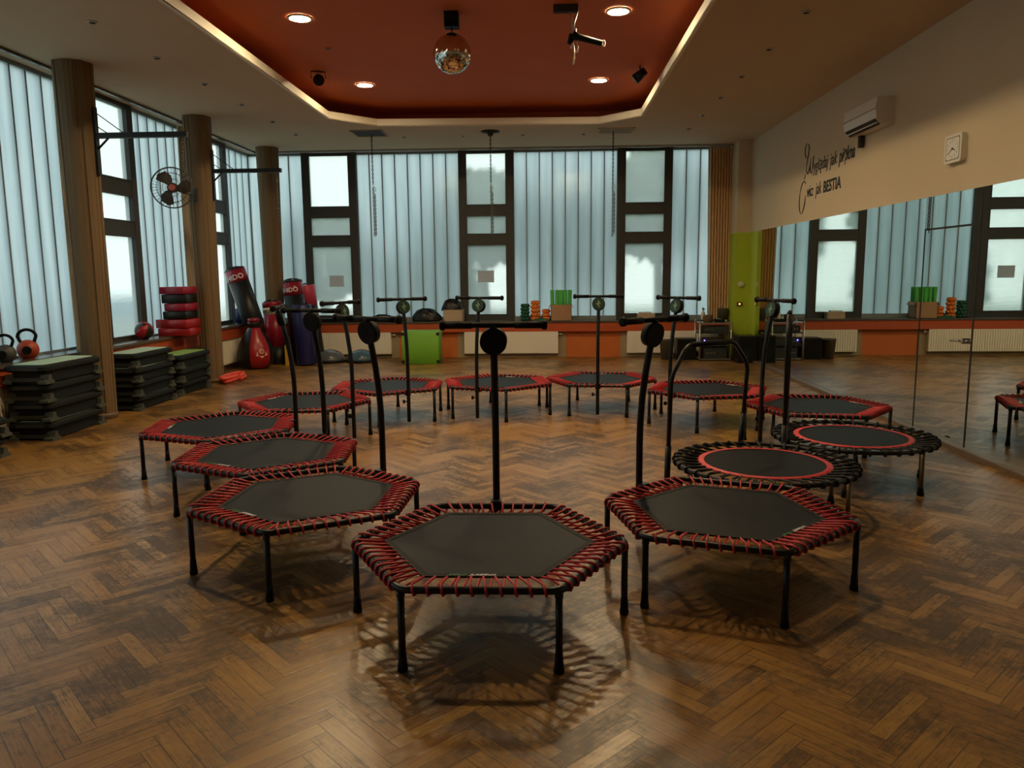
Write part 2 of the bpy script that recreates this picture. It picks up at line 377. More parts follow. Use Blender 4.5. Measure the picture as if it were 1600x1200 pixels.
def offset_poly(poly, d):
    out = []; n = len(poly)
    for i in range(n):
        p0, p1, p2 = Vector(poly[i-1]), Vector(poly[i]), Vector(poly[(i+1) % n])
        d1 = (p1-p0).normalized(); d2 = (p2-p1).normalized(); n1 = Vector((-d1.y, d1.x)); n2 = Vector((-d2.y, d2.x))
        bis = (n1+n2).normalized(); out.append(p1+bis*(d/bis.dot(n1)))
    return out
b = MB(); o2 = offset_poly(hole, 0.035); n = len(hole)
z0, z1 = H-0.002, H+0.105
vs = [(x, y, z0) for x, y in hole]+[(x, y, z1) for x, y in hole]+[(p.x, p.y, z0) for p in o2]+[(p.x, p.y, z1) for p in o2]
fs = []
for i in range(n):
    j = (i+1) % n; fs += [(i, j, n+j, n+i), (2*n+i, 3*n+i, 3*n+j, 2*n+j), (n+i, n+j, 3*n+j, 3*n+i), (i, 2*n+i, 2*n+j, j)]
b.add(vs, fs, False); struct(b.build('trim_1', 'lip_paint'))

# walls
b = MB(); b.box((XR, YB-0.1, 2.262), (XR+0.15, YG+0.1, H)); b.box((XR+0.005, YB-0.1, 0), (XR+0.15, YG+0.1, 2.262)); wr = struct(b.build('wall_right', 'wall_paint'))
b = MB(); b.box((XR-0.004, 13.62, 0), (XR+0.004, 14.2, 2.262)); b.build('painted_panel', 'green_paint', wr)
b = MB(); b.box((3.42, 14.2, 2.262), (XR, YG, H-0.001)); b.cur = 1; b.box((3.42, 14.2, 0), (XR, YG, 2.262)); struct(b.build('trim_8', ['wall_paint', 'green_paint']))
b = MB(); b.box((XG-0.1, YB-0.1, 0), (XR+0.1, YB, H)); struct(b.build('wall_front', 'wall_paint'))
b = MB(); b.box((XG-0.1, YF, 0), (XR, YG+0.05, SF-0.03)); wb = struct(b.build('wall_back', 'orange_paint'))
b = MB(); b.box((XL, 14.49, 0.49), (XR-0.005, YF, SF-0.03)); struct(b.build('trim_6', 'red_orange_paint'))
b = MB(); b.box((XL-0.02, 14.47, SF-0.03), (XR-0.005, YG+0.02, SF)); struct(b.build('trim_2', 'sill_stone'))
b = MB(); b.box((XG-0.1, YB, 0), (XL, YF, SL-0.035)); wl = struct(b.build('wall_left', 'niche_paint'))
b = MB(); b.box((XL, YB, 0.52), (XL+0.12, 14.48, SL-0.035)); struct(b.build('trim_7', 'red_orange_paint'))
b = MB(); b.box((XG-0.05, YB, SL-0.035), (-5.30, 14.47, SL)); struct(b.build('trim_3', 'sill_stone'))
for x0, x1 in ((-5.2, -2.78), (-1.66, 0.40), (1.42, 3.35)):
    b = MB(); b.box((x0, YF-0.012, 0), (x1, YF+0.001, 0.485)); b.build('radiator_niche', 'niche_paint', wb)
# curtain rails along the glazing
b = MB(); b.box((-5.40, YB, H-0.03), (-5.36, 14.58, H)); struct(b.build('trim_4', 'sill_stone'))
b = MB(); b.box((-5.36, 14.56, H-0.035), (XR, 14.60, H)); struct(b.build('trim_5', 'steel'))

# ---- glazing: channel-glass bays and framed windows (one module = framed window + bay)
wn = [0]
def glazing_frame(u0, u1, axis):
    wn[0] += 1; root = sempty('window_%d' % wn[0])
    def bx(mb, ua, ub, d0, d1, za, zb):
        if axis == 'x': mb.box((ua, YG+d0, za), (ub, YG+d1, zb))
        else: mb.box((XG-d1, ua, za), (XG-d0, ub, zb))
    zt = H
    fr = MB(); st = 0.135
    for a, c in ((u0, u0+st), (u1-st, u1)): bx(fr, a, c, -0.06, 0.06, SF, zt)
    ia, ib = u0+st, u1-st
    for za, zb in ((SF, 0.80), (2.115, 2.32), (2.655, 2.86), (3.80, zt)): bx(fr, ia, ib, -0.055, 0.05, za, zb)
    fr.build('window_frame', 'frame_brown', root)
    for za, zb in ((0.80, 2.115), (2.32, 2.655), (2.86, 3.80)):
        g = MB(); bx(g, ia, ib, 0.0, 0.008, za, zb); g.build('window_pane', 'pane_glass', root)
        c = MB()
        for p in ((ia, ia+0.018), (ib-0.018, ib)): bx(c, p[0], p[1], -0.065, -0.05, za-0.01, zb+0.01)
        bx(c, ia, ib, -0.065, -0.05, za-0.012, za+0.006); bx(c, ia, ib, -0.065, -0.05, zb-0.006, zb+0.012)
        c.build('glazing_bead', 'frame_brown', root)
    return root
def glazing_bay(u0, u1, axis, ns):
    wn[0] += 1; root = sempty('window_%d' % wn[0]); wd = (u1-u0)/ns
    g = MB(); j = MB()
    for k in range(ns):
        a = u0+k*wd+0.008; c = u0+(k+1)*wd-0.008; q = 0.02
        # u-shaped channel: front web with two returns
        prof = [(a, 0.014), (a, 0.0), (c, 0.0), (c, 0.014), (c-0.004, 0.014), (c-0.004, 0.006), (a+0.004, 0.006), (a+0.004, 0.014)]
        for z0_, z1_ in ((SF, H),):
            if axis == 'x': vs = [(p, YG+d, z) for z in (z0_, z1_) for p, d in prof]
            else: vs = [(XG-d, p, z) for z in (z0_, z1_) for p, d in prof]
            n8 = 8; g.add(vs, [(i, (i+1) % n8, n8+(i+1) % n8, n8+i) for i in range(n8)], False)
    for k in range(ns+1):
        u = u0+k*wd; e = 0.008
        if axis == 'x': j.box((u-e, YG-0.004, SF), (u+e, YG+0.05, H))
        else: j.box((XG-0.05, u-e, SF), (XG+0.004, u+e, H))
    if axis == 'x': j.box((u0, YG-0.02, SF), (u1, YG+0.06, SF+0.075)); j.box((u0, YG-0.02, H-0.04), (u1, YG+0.06, H))
    else: j.box((XG-0.06, u0, SF), (XG+0.02, u1, SF+0.075)); j.box((XG-0.06, u0, H-0.04), (XG+0.02, u1, H))
    g.build('channel_glass_strips', 'channel_glass', root); j.build('glazing_joints', 'joint_grey', root)
mat('joint_grey', (0.22, 0.26, 0.27), 0.6)
glazing_bay(XG, -4.585, 'x', 4); glazing_frame(-4.585, -3.548, 'x'); glazing_bay(-3.548, -1.613, 'x', 8)
glazing_frame(-1.613, -0.581, 'x'); glazing_bay(-0.581, 1.357, 'x', 8); glazing_frame(1.357, 2.372, 'x'); glazing_bay(2.372, XR, 'x', 5)
MOD = 3.10; y = 13.70
glazing_bay(13.70, YG-0.03, 'y', 4)
k = 0
while y > YB:
    glazing_frame(y-1.04, y, 'y'); a = max(YB, y-MOD)
    if y-1.04-a > 0.3: glazing_bay(a, y-1.04, 'y', 8)
    y -= MOD

# outside
b = MB(); b.box((-40, -20, -1.3), (40, 60, -1.2)); struct(b.build('ground', 'grass'))
def tree(x, y, zc, r, label, seed):
    rnd = random.Random(seed)
    t = thing('tree', label, 'tree', (x, y, -1.2), 0, 'trees outside the windows')
    b = MB(); b.tube([(0, 0, 0), (0.1, 0.05, zc*0.6), (0, 0.1, zc+1.0)], [0.18, 0.14, 0.07]); b.build('trunk', 'bark', t)
    b = MB()
    for k in range(1700):
        a = rnd.uniform(0, 2*PI); e = math.asin(rnd.uniform(-1, 1)); q = r*rnd.uniform(0.45, 1.0)
        c = Vector((q*math.cos(a)*math.cos(e), q*math.sin(a)*math.cos(e), zc+1.2+q*0.9*math.sin(e)))
        s_ = rnd.uniform(0.12, 0.26); u = Vector((rnd.gauss(0, 1), rnd.gauss(0, 1), rnd.gauss(0, 1))).normalized(); v = u.orthogonal().normalized()
        b.add([c-u*s_, c-v*s_*0.6, c+u*s_, c+v*s_*0.6], [(0, 1, 2, 3)])
    b.build('foliage', 'leaf', t)
for i, (x, y_, zc, r_) in enumerate(((-5.6, 19.2, 2.0, 1.25), (-3.6, 23.5, 1.2, 1.7), (-1.6, 19.6, 2.9, 1.35), (0.9, 23.5, 2.6, 1.8), (2.75, 19.4, 3.2, 1.5))):
    tree(x, y_, zc, r_, ['leafy tree blurred behind the leftmost framed back window', 'low leafy tree blurred behind the back glass beside the green cube', 'slim leafy tree blurred behind the middle framed back window', 'tall leafy tree blurred behind the back glass above the green foam rollers', 'leafy tree blurred behind the rightmost framed back window'][i], i+3)
b = MB(); b.box((-9.3, -6, -1.2), (-9.1, 18, 1.15)); b.cur = 1; b.box((-9.08, -6, 0.72), (-9.1, 18, 1.15))
tag(b.build('garden_wall', ['outside_white', 'outside_blue']), 'pale garden wall with a blue band seen blurred through the left windows', 'wall')

# ---- baseboards and mirror wall
b = MB(); b.box((XR-0.075, YB, 0), (XR, 13.62, 0.042)); struct(b.build('baseboard_right', 'plinth_wood'))
def mirror_panel(y0, y1, z0, z1, label, yaw=0.0, name='wall_mirror', parent=None):
    b = MB(); b.box((-0.008, 0, z0), (0.0, -(y1-y0), z1))
    o = b.build(name, 'mirror_glass', parent, (XR-0.001, y1, 0), 0)
    o.rotation_euler.z = yaw
    if label: tag(o, label, 'mirror', 'mirrors covering the right wall')
    return o
mirror_panel(7.71, 13.62, 0.042, 2.262, 'long wall mirror on the far side of the mirrored door')
mirror_panel(6.765, 7.70, 1.965, 2.262, 'short mirror strip fitted above the mirrored door')
mirror_panel(-0.5, 6.745, 0.042, 2.262, 'wall mirror on the near side of the mirrored door', R(-0.35))
dr = sempty('door_1')
b = MB()
b.box((XR-0.012, 7.695, 0.042), (XR-0.002, 7.712, 1.965)); b.box((XR-0.012, 6.745, 0.042), (XR-0.002, 6.766, 2.262)); b.box((XR-0.012, 6.75, 1.95), (XR-0.002, 7.71, 1.968))
b.build('door_gap', 'door_gap', dr)
mirror_panel(6.766, 7.695, 0.042, 1.95, None, 0.0, 'door_leaf', dr)
b = MB(); b.cyl((XR-0.05, 6.85, 0.965), (XR-0.01, 6.85, 0.965), 0.025); b.cyl((XR-0.055, 6.86, 0.965), (XR-0.055, 7.02, 0.955), 0.010, 0.007); b.cyl((XR-0.055, 6.85, 0.965), (XR-0.03, 6.85, 0.965), 0.012)
b.build('door_handle', 'chrome', dr)
b = MB(); b.cyl((XR-0.10, 7.22, 0.0), (XR-0.10, 7.22, 0.045), 0.022)
tag(b.build('door_stop', 'black_rubber'), 'small round black door stop on the floor by the mirrored door', 'door stop').location = (0, 0, 0)

# ------------------------------------------------------------------ columns
def column(x, y, label):
    t = thing('column', label, 'column', (x, y, 0), 0, 'round ribbed columns along the left windows')
    n = 24; b = MB(); rings = []; rnd = random.Random(int(y*10)); off = [rnd.uniform(-0.006, 0.006)+(0.008 if i % 3 == 0 else 0) for i in range(n)]
    for z, r_ in ((0.06, 0.150), (1.2, 0.160), (2.5, 0.176), (H, 0.192)):
        ring = []
        for i in range(n):
            for q in (0.04, 0.96): a = 2*PI*(i+q)/n; ring.append(((r_+off[i])*math.cos(a), (r_+off[i])*math.sin(a), z))
        rings.append(ring)
    b.loft(rings, smooth=False); b.build('shaft', 'column_concrete', t)
    b = MB(); b.lathe([(0.165, 0), (0.165, 0.045), (0.155, 0.062)], n=28); b.build('base_ring', 'plinth_wood', t)
column(-5.05, 8.47, 'nearest brown ribbed column between two tall stacks of steps')
column(-5.01, 11.36, 'middle brown ribbed column carrying the wall fan')
column(-4.985, 14.14, 'farthest brown ribbed column behind the red punching bags')
def pipe(x, y, label):
    b = MB(); b.cyl((0, 0, 0.02), (0, 0, H-0.01), 0.014, n=10); b.cur = 1
    for z in (0.9, 2.2, 3.4): b.cyl((0, 0, z), (0, 0, z+0.02), 0.02, n=10)
    tag(b.build('heating_pipe', ['white_plastic', 'steel'], None, (x, y, 0)), label, 'pipe', 'thin heating pipes beside the columns')
pipe(-5.24, 8.70, 'thin pale heating pipe running up beside the nearest column')
pipe(-5.24, 11.58, 'thin pale heating pipe running up beside the column with the fan')
def curtain(p0, p1, z0, z1, folds, amp, mats, label, name='curtain', narrow=0.0, group=None):
    b = MB(); p0 = Vector(p0); p1 = Vector(p1); d = (p1-p0); L = d.length; d.normalize(); nrm = Vector((-d.y, d.x))
    N = folds*8; rows = 10; rs = []
    for side in (0, 1):
        for k in range(rows+1):
            z = z0+(z1-z0)*k/rows; fz = 1-narrow*(1-k/rows); row = []
            for i in range(N+1):
                s_ = i/N; t_ = p0+d*(L*(s_*fz+(1-fz))); off = amp*math.sin(2*PI*folds*s_+0.6*math.sin(3*k/rows+s_*5))
                q = t_+nrm*(off+side*0.006); row.append((q.x, q.y, z))
            rs.append(row)
    A_ = rs[:rows+1]; B_ = rs[rows+1:]
    b.loft(A_, caps=False, closed=False); b.loft(list(reversed(B_)), caps=False, closed=False)
    if len(mats) > 1:
        # paler lining along the leading edge
        for fi in range(len(b.f)):
            if (fi % N) < N*0.14: b.mi[fi] = 1
    tag(b.build(name, mats), label, 'curtain', group)
curtain((2.99, 14.68), (3.47, 14.68), SF+0.005, H-0.04, 9, 0.035, ['curtain_beige', 'curtain_lining'], 'tan pleated curtain gathered in the back right corner by the green wall', narrow=0.12)
curtain((-5.47, 8.80), (-5.47, 9.3), SL+0.005, H-0.04, 6, 0.03, ['curtain_grey'], 'beige gathered curtain behind the nearest ribbed column', narrow=0.0)
curtain((-5.47, 11.75), (-5.47, 12.3), SL+0.005, H-0.04, 6, 0.03, ['curtain_grey'], 'beige gathered curtain behind the column with the fan', narrow=0.0)

# ------------------------------------------------------------------ radiators
def radiator(c, length, rz, label):
    t = thing('radiator', label, 'radiator', c, rz, 'cream panel radiators under the windows')
    b = MB(); b.box((-length/2, -0.045, 0), (length/2, 0.0, 0.405)); b.box((-length/2, -0.09, 0.0), (length/2, -0.085, 0.40))
    n = int(length/0.045)
    for i in range(n):
        x = -length/2+0.02+i*(length-0.04)/n; b.box((x, -0.100, 0.02), (x+0.020, -0.088, 0.385))
    b.build('radiator_panel', 'radiator_enamel', t)
    b = MB(); b.box((-length/2, -0.092, 0.395), (length/2, 0, 0.41)); b.build('top_grille', 'radiator_enamel', t)
    b = MB(); b.cyl((length/2, -0.045, 0.36), (length/2+0.05, -0.045, 0.36), 0.012); b.sphere((length/2+0.06, -0.045, 0.36), 0.022); b.cyl((length/2+0.06, -0.045, 0.36), (length/2+0.06, 0.0, 0.36), 0.01); b.build('valve', 'white_plastic', t)
radiator((-3.68, YF-0.016, 0.08), 1.52, 0, 'cream panel radiator on the back wall behind the two half balls')
radiator((-0.64, YF-0.016, 0.08), 1.77, 0, 'cream panel radiator at the middle of the orange back wall')
radiator((2.38, YF-0.016, 0.08), 1.68, 0, 'cream panel radiator behind the waste bin and the metal rack')
radiator((XL+0.004, 13.1, 0.10), 1.7, PI/2, 'cream panel radiator on the left wall behind the teardrop bag')
radiator((XL+0.004, 7.6, 0.10), 1.7, PI/2, 'cream panel radiator on the left wall behind the nearest step stack')
# ------------------------------------------------------------------ hexagonal trampolines
HZ, RH = 0.347, 0.642
def hexpt(r_, k, z): a = R(60*k); return Vector((r_*math.cos(a), r_*math.sin(a), z))
def hex_ring(r_, z, cut=0.05):
    out = []
    for k in range(6):
        p = hexpt(r_, k, z); a = hexpt(r_, k-1, z); c = hexpt(r_, k+1, z)
        d1 = (a-p).normalized(); d2 = (c-p).normalized()
        for t in (0, 0.25, 0.5, 0.75, 1):
            q = (p+d1*cut)*(1-t)**2+p*2*t*(1-t)+(p+d2*cut)*t*t; out.append(q)
    return out
def hex_trampoline(label):
    # local axes: handle side is +Y (edge midpoint at 90 degrees), user side -Y
    t = thing('hexagonal_trampoline', label, 'trampoline', (0, 0, 0), 0, 'red-corded hexagonal trampolines standing in a ring')
    b = MB(); b.tube(hex_ring(RH, HZ), 0.0165, 10, closed=True); b.build('frame', 'black_steel', t)
    RM, RI, ZM = 0.494, 0.462, HZ+0.004
    b = MB(); b.prism([hexpt(RI, k, 0).xy for k in range(6)], ZM-0.004, ZM); m_ = b.build('jumping_mat', 'mat_black', t)
    b = MB(); vs = [hexpt(r_, k, z) for r_, z in ((RI-0.002, ZM+0.002), (RM, ZM+0.002), (RM, ZM-0.006), (RI-0.002, ZM-0.006)) for k in range(6)]
    fs = []
    for q in range(4):
        for k in range(6): fs.append((q*6+k, q*6+(k+1) % 6, ((q+1) % 4)*6+(k+1) % 6, ((q+1) % 4)*6+k))
    b.add(vs, fs, False); bd = b.build('mat_border', 'mat_border', m_)
    b = MB(); ap = RM*math.cos(PI/6)
    v1, f1 = text_verts('WORLD', 0.020, 0.3); v2, f2 = text_verts('JUMPING', 0.024, 0.3, bold=0.0004)
    x0 = -0.14; b.cur = 0; b.add([(v.x+x0, -ap+0.005+v.y, ZM+0.0035+v.z) for v in v1], f1, False)
    x0 = -0.05; b.cur = 1; b.add([(v.x*1.1+x0, -ap+0.004+v.y, ZM+0.0035+v.z) for v in v2], f2, False)
    lt = b.build('lettering', ['green_ink', 'white_ink'], m_)
    # bungee lacing
    b = MB(); NS = 10; rt = 0.0165; rc = 0.0056
    for k in range(6):
        for i in range(NS):
            s_ = (i+0.5)/NS
            F0 = hexpt(RH, k, HZ).lerp(hexpt(RH, k+1, HZ), 0.045+0.91*s_)
            Ma = hexpt(RM, k, ZM-0.002).lerp(hexpt(RM, k+1, ZM-0.002), max(0.015, (i+0.12)/NS)); Mb = hexpt(RM, k, ZM-0.002).lerp(hexpt(RM, k+1, ZM-0.002), min(0.985, (i+0.88)/NS))
            out = (hexpt(1, k, 0)+hexpt(1, k+1, 0)).normalized(); up = Vector((0, 0, 1)); q = rt+rc
            along = (hexpt(1, k+1, 0)-hexpt(1, k, 0)).normalized()*0.006
            pts = [Ma-out*0.006, F0+up*q-out*0.008-along, F0+out*q*0.75+up*q*0.7-along*0.5, F0+out*q*1.0, F0+out*q*0.7-up*q*0.75+along*0.5, F0-up*q-out*0.008+along, Mb-out*0.006-up*0.004]
            b.tube(pts, rc, 5)
    b.build('bungee_cord', 'cord_red', t)
    for k in range(6):
        c = hexpt(RH-0.010, k, 0)
        b = MB(); b.cyl((c.x, c.y, 0.02), (c.x, c.y, HZ-0.006), 0.0155, n=12); b.cyl((c.x, c.y, HZ-0.03), (c.x, c.y, HZ-0.005), 0.018, n=12); lg = b.build('leg', 'black_steel', t)
        b = MB(); b.lathe([(0.021, 0), (0.022, 0.012), (0.019, 0.03), (0.0165, 0.08)], (c.x, c.y, 0), 14); b.build('rubber_foot', 'black_rubber', lg)
    # T handle on the +Y side
    A_ = RH*math.cos(PI/6)+0.040
    path = [(0, A_, 0.035), (0, A_, 0.45), (0, A_, 0.62), (0, A_-0.003, 0.74), (0, A_-0.015, 0.88), (0, A_-0.038, 1.03), (0, A_-0.070, 1.18), (0, A_-0.10, 1.325)]
    b = MB(); b.tube(path, 0.0195, 12)
    b.box((-0.028, A_-0.055, HZ-0.03), (0.028, A_+0.0, HZ-0.014)); b.box((-0.028, A_-0.055, HZ+0.016), (0.028, A_, HZ+0.03)); pole = b.build('handle_pole', 'black_steel', t)
    top = Vector(path[-1]); tl = Vector((0, -0.20, 1)).normalized()
    dc = top-tl*0.085; nrm = Vector((0, 1, 0.20)).normalized()
    b = MB(); u = Vector((1, 0, 0)); w_ = nrm.cross(u)
    b.cyl(dc-nrm*0.024, dc+nrm*0.026, 0.070, n=28); b.cur = 1; b.cyl(dc+nrm*0.026, dc+nrm*0.028, 0.064, n=28)
    b.cur = 2
    for bolt in ([(0.010, 0.05), (-0.030, -0.004), (-0.004, -0.002), (-0.016, -0.050), (0.030, 0.010), (0.004, 0.008)],):
        P_ = [dc+nrm*0.0285+u*x*0.95+(-w_)*y_ for x, y_ in bolt]; b.add(P_, [tuple(range(6))], False)
    b.build('emblem_disc', ['black_rubber', 'emblem_face', 'bolt_pale'], pole)
    b = MB(); b.cyl(top+Vector((-0.26, 0, 0)), top+Vector((0.26, 0, 0)), 0.0145, n=12); b.cyl(top-tl*0.03, top, 0.02)
    for s_ in (-1, 1):
        b.cyl(top+Vector((s_*0.11, 0, 0)), top+Vector((s_*0.255, 0, 0)), 0.0185, n=12); b.lathe([(0.019, -0.014), (0.026, -0.008), (0.026, 0.010), (0.018, 0.016)], top+Vector((s_*0.262, 0, 0)), 14, mtx=Matrix.Rotation(PI/2, 3, 'Y'))
    b.build('handlebar', 'black_rubber', pole)
    b = MB(); b.cyl((0, A_, HZ-0.09), (0.045, A_, HZ-0.09), 0.006); b.lathe([(0.012, -0.006), (0.022, 0), (0.022, 0.012), (0.012, 0.016)], (0.048, A_, HZ-0.09), 10, mtx=Matrix.Rotation(PI/2, 3, 'Y')); b.build('adjusting_knob', 'black_rubber', pole)
    return t
mat('bolt_pale', (0.16, 0.26, 0.16), 0.5)
HEX = [ # x, y, angle of the handle side, label
    (-0.265, 3.455, 90.1, 'hexagonal trampoline nearest the camera, at the front centre of the ring, with red cords'),
    (0.942, 3.950, 131.9, 'hexagonal trampoline with red cords, front right, just before the nearer round trampoline'),
    (-1.337, 4.192, 58.0, 'hexagonal trampoline with red cords, front left, first one left of the front centre one'),
    (-1.950, 5.252, 65.9, 'hexagonal trampoline with red cords on the left side, second left of the front centre one'),
    (-2.689, 6.217, 10.7, 'leftmost hexagonal trampoline with red cords, its round disc seen edge-on'),
    (-2.375, 7.435, 335.9, 'hexagonal trampoline on the back left of the ring, in the bright floor reflection'),
    (-1.757, 8.500, 301.9, 'hexagonal trampoline with red cords in front of the green cube'),
    (-0.545, 8.765, 251.5, 'hexagonal trampoline at the back of the ring seen directly behind the nearest handle pole'),
    (0.648, 8.995, 262.9, 'hexagonal trampoline farthest from the camera, at the back centre right of the ring'),
    (1.714, 8.166, 220.1, 'hexagonal trampoline on the back right of the ring before the metal rack'),
    (2.504, 7.139, 199.6, 'rightmost hexagonal trampoline beside the mirror wall behind the farther round trampoline')]
proto = hex_trampoline(HEX[0][3])
proto.location = (HEX[0][0], HEX[0][1], 0); proto.rotation_euler.z = R(HEX[0][2]-90)
for x, y_, a, lb in HEX[1:]:
    dup(proto, (x, y_, 0), R(a-90), lb)

# ------------------------------------------------------------------ round trampolines
def round_trampoline(cx, cy, label, arch, rot0):
    RR, ZR = 0.568, 0.335
    t = thing('round_trampoline', label, 'trampoline', (cx, cy, 0), 0, 'black-corded round trampolines on the right')
    cir = lambda r_, n, z, a0=0: [(r_*math.cos(a0+2*PI*i/n), r_*math.sin(a0+2*PI*i/n), z) for i in range(n)]
    b = MB(); b.tube(cir(RR, 60, ZR), 0.0155, 10, closed=True); b.build('frame', 'black_steel', t)
    RM = 0.425
    b = MB(); b.lathe([(RM-0.038, ZR-0.002), (RM-0.038, ZR+0.003), (0.001, ZR+0.003)], n=64, smooth=False); m_ = b.build('jumping_mat', 'mat_black', t)
    b = MB(); b.loft([cir(r_, 64, z) for r_, z in ((RM-0.040, ZR+0.006), (RM, ZR+0.004), (RM, ZR-0.004), (RM-0.040, ZR-0.002), (RM-0.040, ZR+0.006))], caps=False); b.build('edge_ring', 'ring_red', m_)['label'] = 'red ring round the mat'
    b = MB(); n = 36
    for i in range(n):
        a = 2*PI*i/n; d = 2*PI/n
        e = lambda an: Vector((math.cos(an), math.sin(an), 0))
        o_ = e(a); z = Vector((0, 0, 1)); F = o_*RR+z*ZR; q = 0.022
        pts = [e(a-d*0.38)*(RM-0.004)+z*ZR, F+z*q-o_*0.006, F+o_*q*0.8+z*q*0.6, F+o_*q, F+o_*q*0.7-z*q*0.7, F-z*q-o_*0.006, e(a+d*0.38)*(RM-0.004)+z*(ZR-0.004)]
        b.tube(pts, 0.0075, 5)
    b.build('bungee_cord', 'cord_black', t)
    for k in range(6):
        a = rot0+2*PI*k/6; c = Vector((0.548*math.cos(a), 0.548*math.sin(a), 0)); f_ = c*1.0
        b = MB(); b.cyl((f_.x, f_.y, 0.02), (c.x, c.y, ZR-0.01), 0.0145, n=12); lg = b.build('leg', 'leg_bronze', t)
        b = MB(); b.lathe([(0.023, 0), (0.025, 0.015), (0.020, 0.035), (0.018, 0.06)], (f_.x, f_.y, 0), 14); b.build('rubber_foot', 'black_rubber', lg)
    b = MB(); P_ = [Vector(p)-Vector((cx, cy, 0)) for p in arch]; pts = [P_[0]]
    for i in range(1, len(P_)-1):
        p, a, c = P_[i], P_[i-1], P_[i+1]; cut = 0.06
        for s_ in (0, 0.2, 0.4, 0.6, 0.8, 1): pts.append((p+(a-p).normalized()*cut)*(1-s_)**2+p*2*s_*(1-s_)+(p+(c-p).normalized()*cut)*s_*s_)
    pts.append(P_[-1]); b.tube(pts, 0.0155, 12)
    for e0, e1 in ((P_[0], P_[1]), (P_[-1], P_[-2])):
        d = (e1-e0).normalized(); b.cyl(e0, e0+d*0.36, 0.021, n=12)
    ar = b.build('arch_handle', 'black_steel', t)
    b = MB(); mid0 = P_[2].lerp(P_[3], 0.06); mid1 = P_[2].lerp(P_[3], 0.94); b.cyl(mid0, mid1, 0.019, n=12); b.build('grip', 'black_rubber', ar)
    return t
round_trampoline(1.44, 5.03, 'nearer of the two round black-corded trampolines, its red-edged mat behind the front right hexagon',
    [(0.825, 5.16, 0.06), (0.842, 5.15, 0.89), (0.96, 5.24, 1.095), (1.34, 5.53, 1.095), (1.465, 5.615, 0.92), (1.43, 5.635, 0.20)], R(20))
round_trampoline(2.335, 5.86, 'farther of the two round black-corded trampolines, close to the mirror wall',
    [(1.762, 5.66, 0.10), (1.755, 5.66, 1.125), (1.79, 5.76, 1.262), (1.92, 6.16, 1.262), (1.975, 6.30, 1.13), (1.968, 6.31, 0.10)], R(5))

# ------------------------------------------------------------------ step stacks
def step(label, mint=True):
    t = thing('aerobic_step', label, 'step', (0, 0, 0), 0, 'stacked aerobic steps under the left windows')
    L, W, hh = 0.94, 0.44, 0.182
    b = MB()
    def ring(wx, wy, z, r_=0.05, n=4):
        out = []
        for cx, cy, a0 in ((wx-r_, wy-r_, 0), (-wx+r_, wy-r_, 90), (-wx+r_, -wy+r_, 180), (wx-r_, -wy+r_, 270)):
            for k in range(n+1): q = R(a0+90*k/n); out.append((cx+r_*math.cos(q), cy+r_*math.sin(q), z))
        return out
    w2, l2 = W/2, L/2
    b.loft([ring(w2-0.035, l2-0.04, 0.012), ring(w2-0.045, l2-0.05, 0.10), ring(w2-0.01, l2-0.012, 0.115), ring(w2, l2, 0.130), ring(w2-0.004, l2-0.004, 0.158), ring(w2-0.03, l2-0.03, hh-0.004)], smooth=False)
    b.box((-w2+0.06, -l2+0.10, 0.0), (w2-0.06, l2-0.10, 0.05)); b.build('platform', 'step_dark', t)
    b = MB(); b.loft([ring(w2-0.055, l2-0.045, hh-0.006), ring(w2-0.06, l2-0.05, hh)], smooth=False)
    b.build('top_mat', 'step_mint' if mint else 'step_green', t)
    b = MB(); b.box((-w2+0.05, -l2+0.018, 0.02), (w2-0.05, -l2+0.045, 0.055)); b.box((-w2+0.08, -l2-0.002, 0.128), (w2-0.08, -l2+0.006, 0.152)); b.build('end_grip', 'step_end', t)
    for sx_ in (-1, 1):
        for sy_ in (-1, 1):
            b = MB(); cx, cy = sx_*(w2-0.045), sy_*(l2-0.06)
            pr = [(-0.085, 0), (0.085, 0), (0.085, 0.025), (0.045, 0.035), (0.030, 0.085), (-0.020, 0.085), (-0.035, 0.035), (-0.085, 0.025)]
            vs = [(cx+sx_*d, cy+p[0]*0.8, p[1]) for d in (-0.04, 0.045) for p in pr]; n = len(pr)
            b.add(vs, [tuple(range(n)), tuple(reversed(range(n, 2*n)))]+[(i, n+i, n+(i+1) % n, (i+1) % n) for i in range(n)], False)
            b.box((cx-0.06, cy-0.05, 0), (cx+0.04, cy+0.05, 0.02)); b.build('foot', 'step_foot', t)
    return t
sp = step('mint-topped dark step, topmost of the tall stack left of the nearest column')
sg = step('green-topped dark step, topmost of the low stack by the middle column', False)
ORD = {4: ['bottom step', 'second step from the floor', 'third step from the floor', 'topmost mint-topped step'], 3: ['bottom step', 'middle step', 'topmost green-topped step'], 2: ['bottom step', 'top step']}
first = {'m': True, 'g': True}
for x, y_, n, scz, where, kk in ((-5.03, 7.69, 4, 1.03, 'in the tall dark stack left of the nearest column', 'm'), (-5.02, 9.30, 4, 0.94, 'in the tall dark stack right of the nearest column', 'm'),
                        (-5.03, 10.42, 3, 1.0, 'in the low dark stack beside the middle column', 'g'), (-5.04, 6.17, 2, 1.0, 'in the dark stack cut by the left picture edge', 'm')):
    for i in range(n):
        lb = '%s %s' % (ORD[n][i], where); loc = (x+random.uniform(-0.015, 0.015), y_+random.uniform(-0.025, 0.025), i*0.182*scz); rz = random.uniform(-0.02, 0.02)
        src = sp if kk == 'm' else sg
        if first[kk]: first[kk] = False; src.location = loc; src.rotation_euler.z = rz; src['label'] = lb; o = src
        else: o = dup(src, loc, rz, lb)
        o.scale = (1, 1, scz)

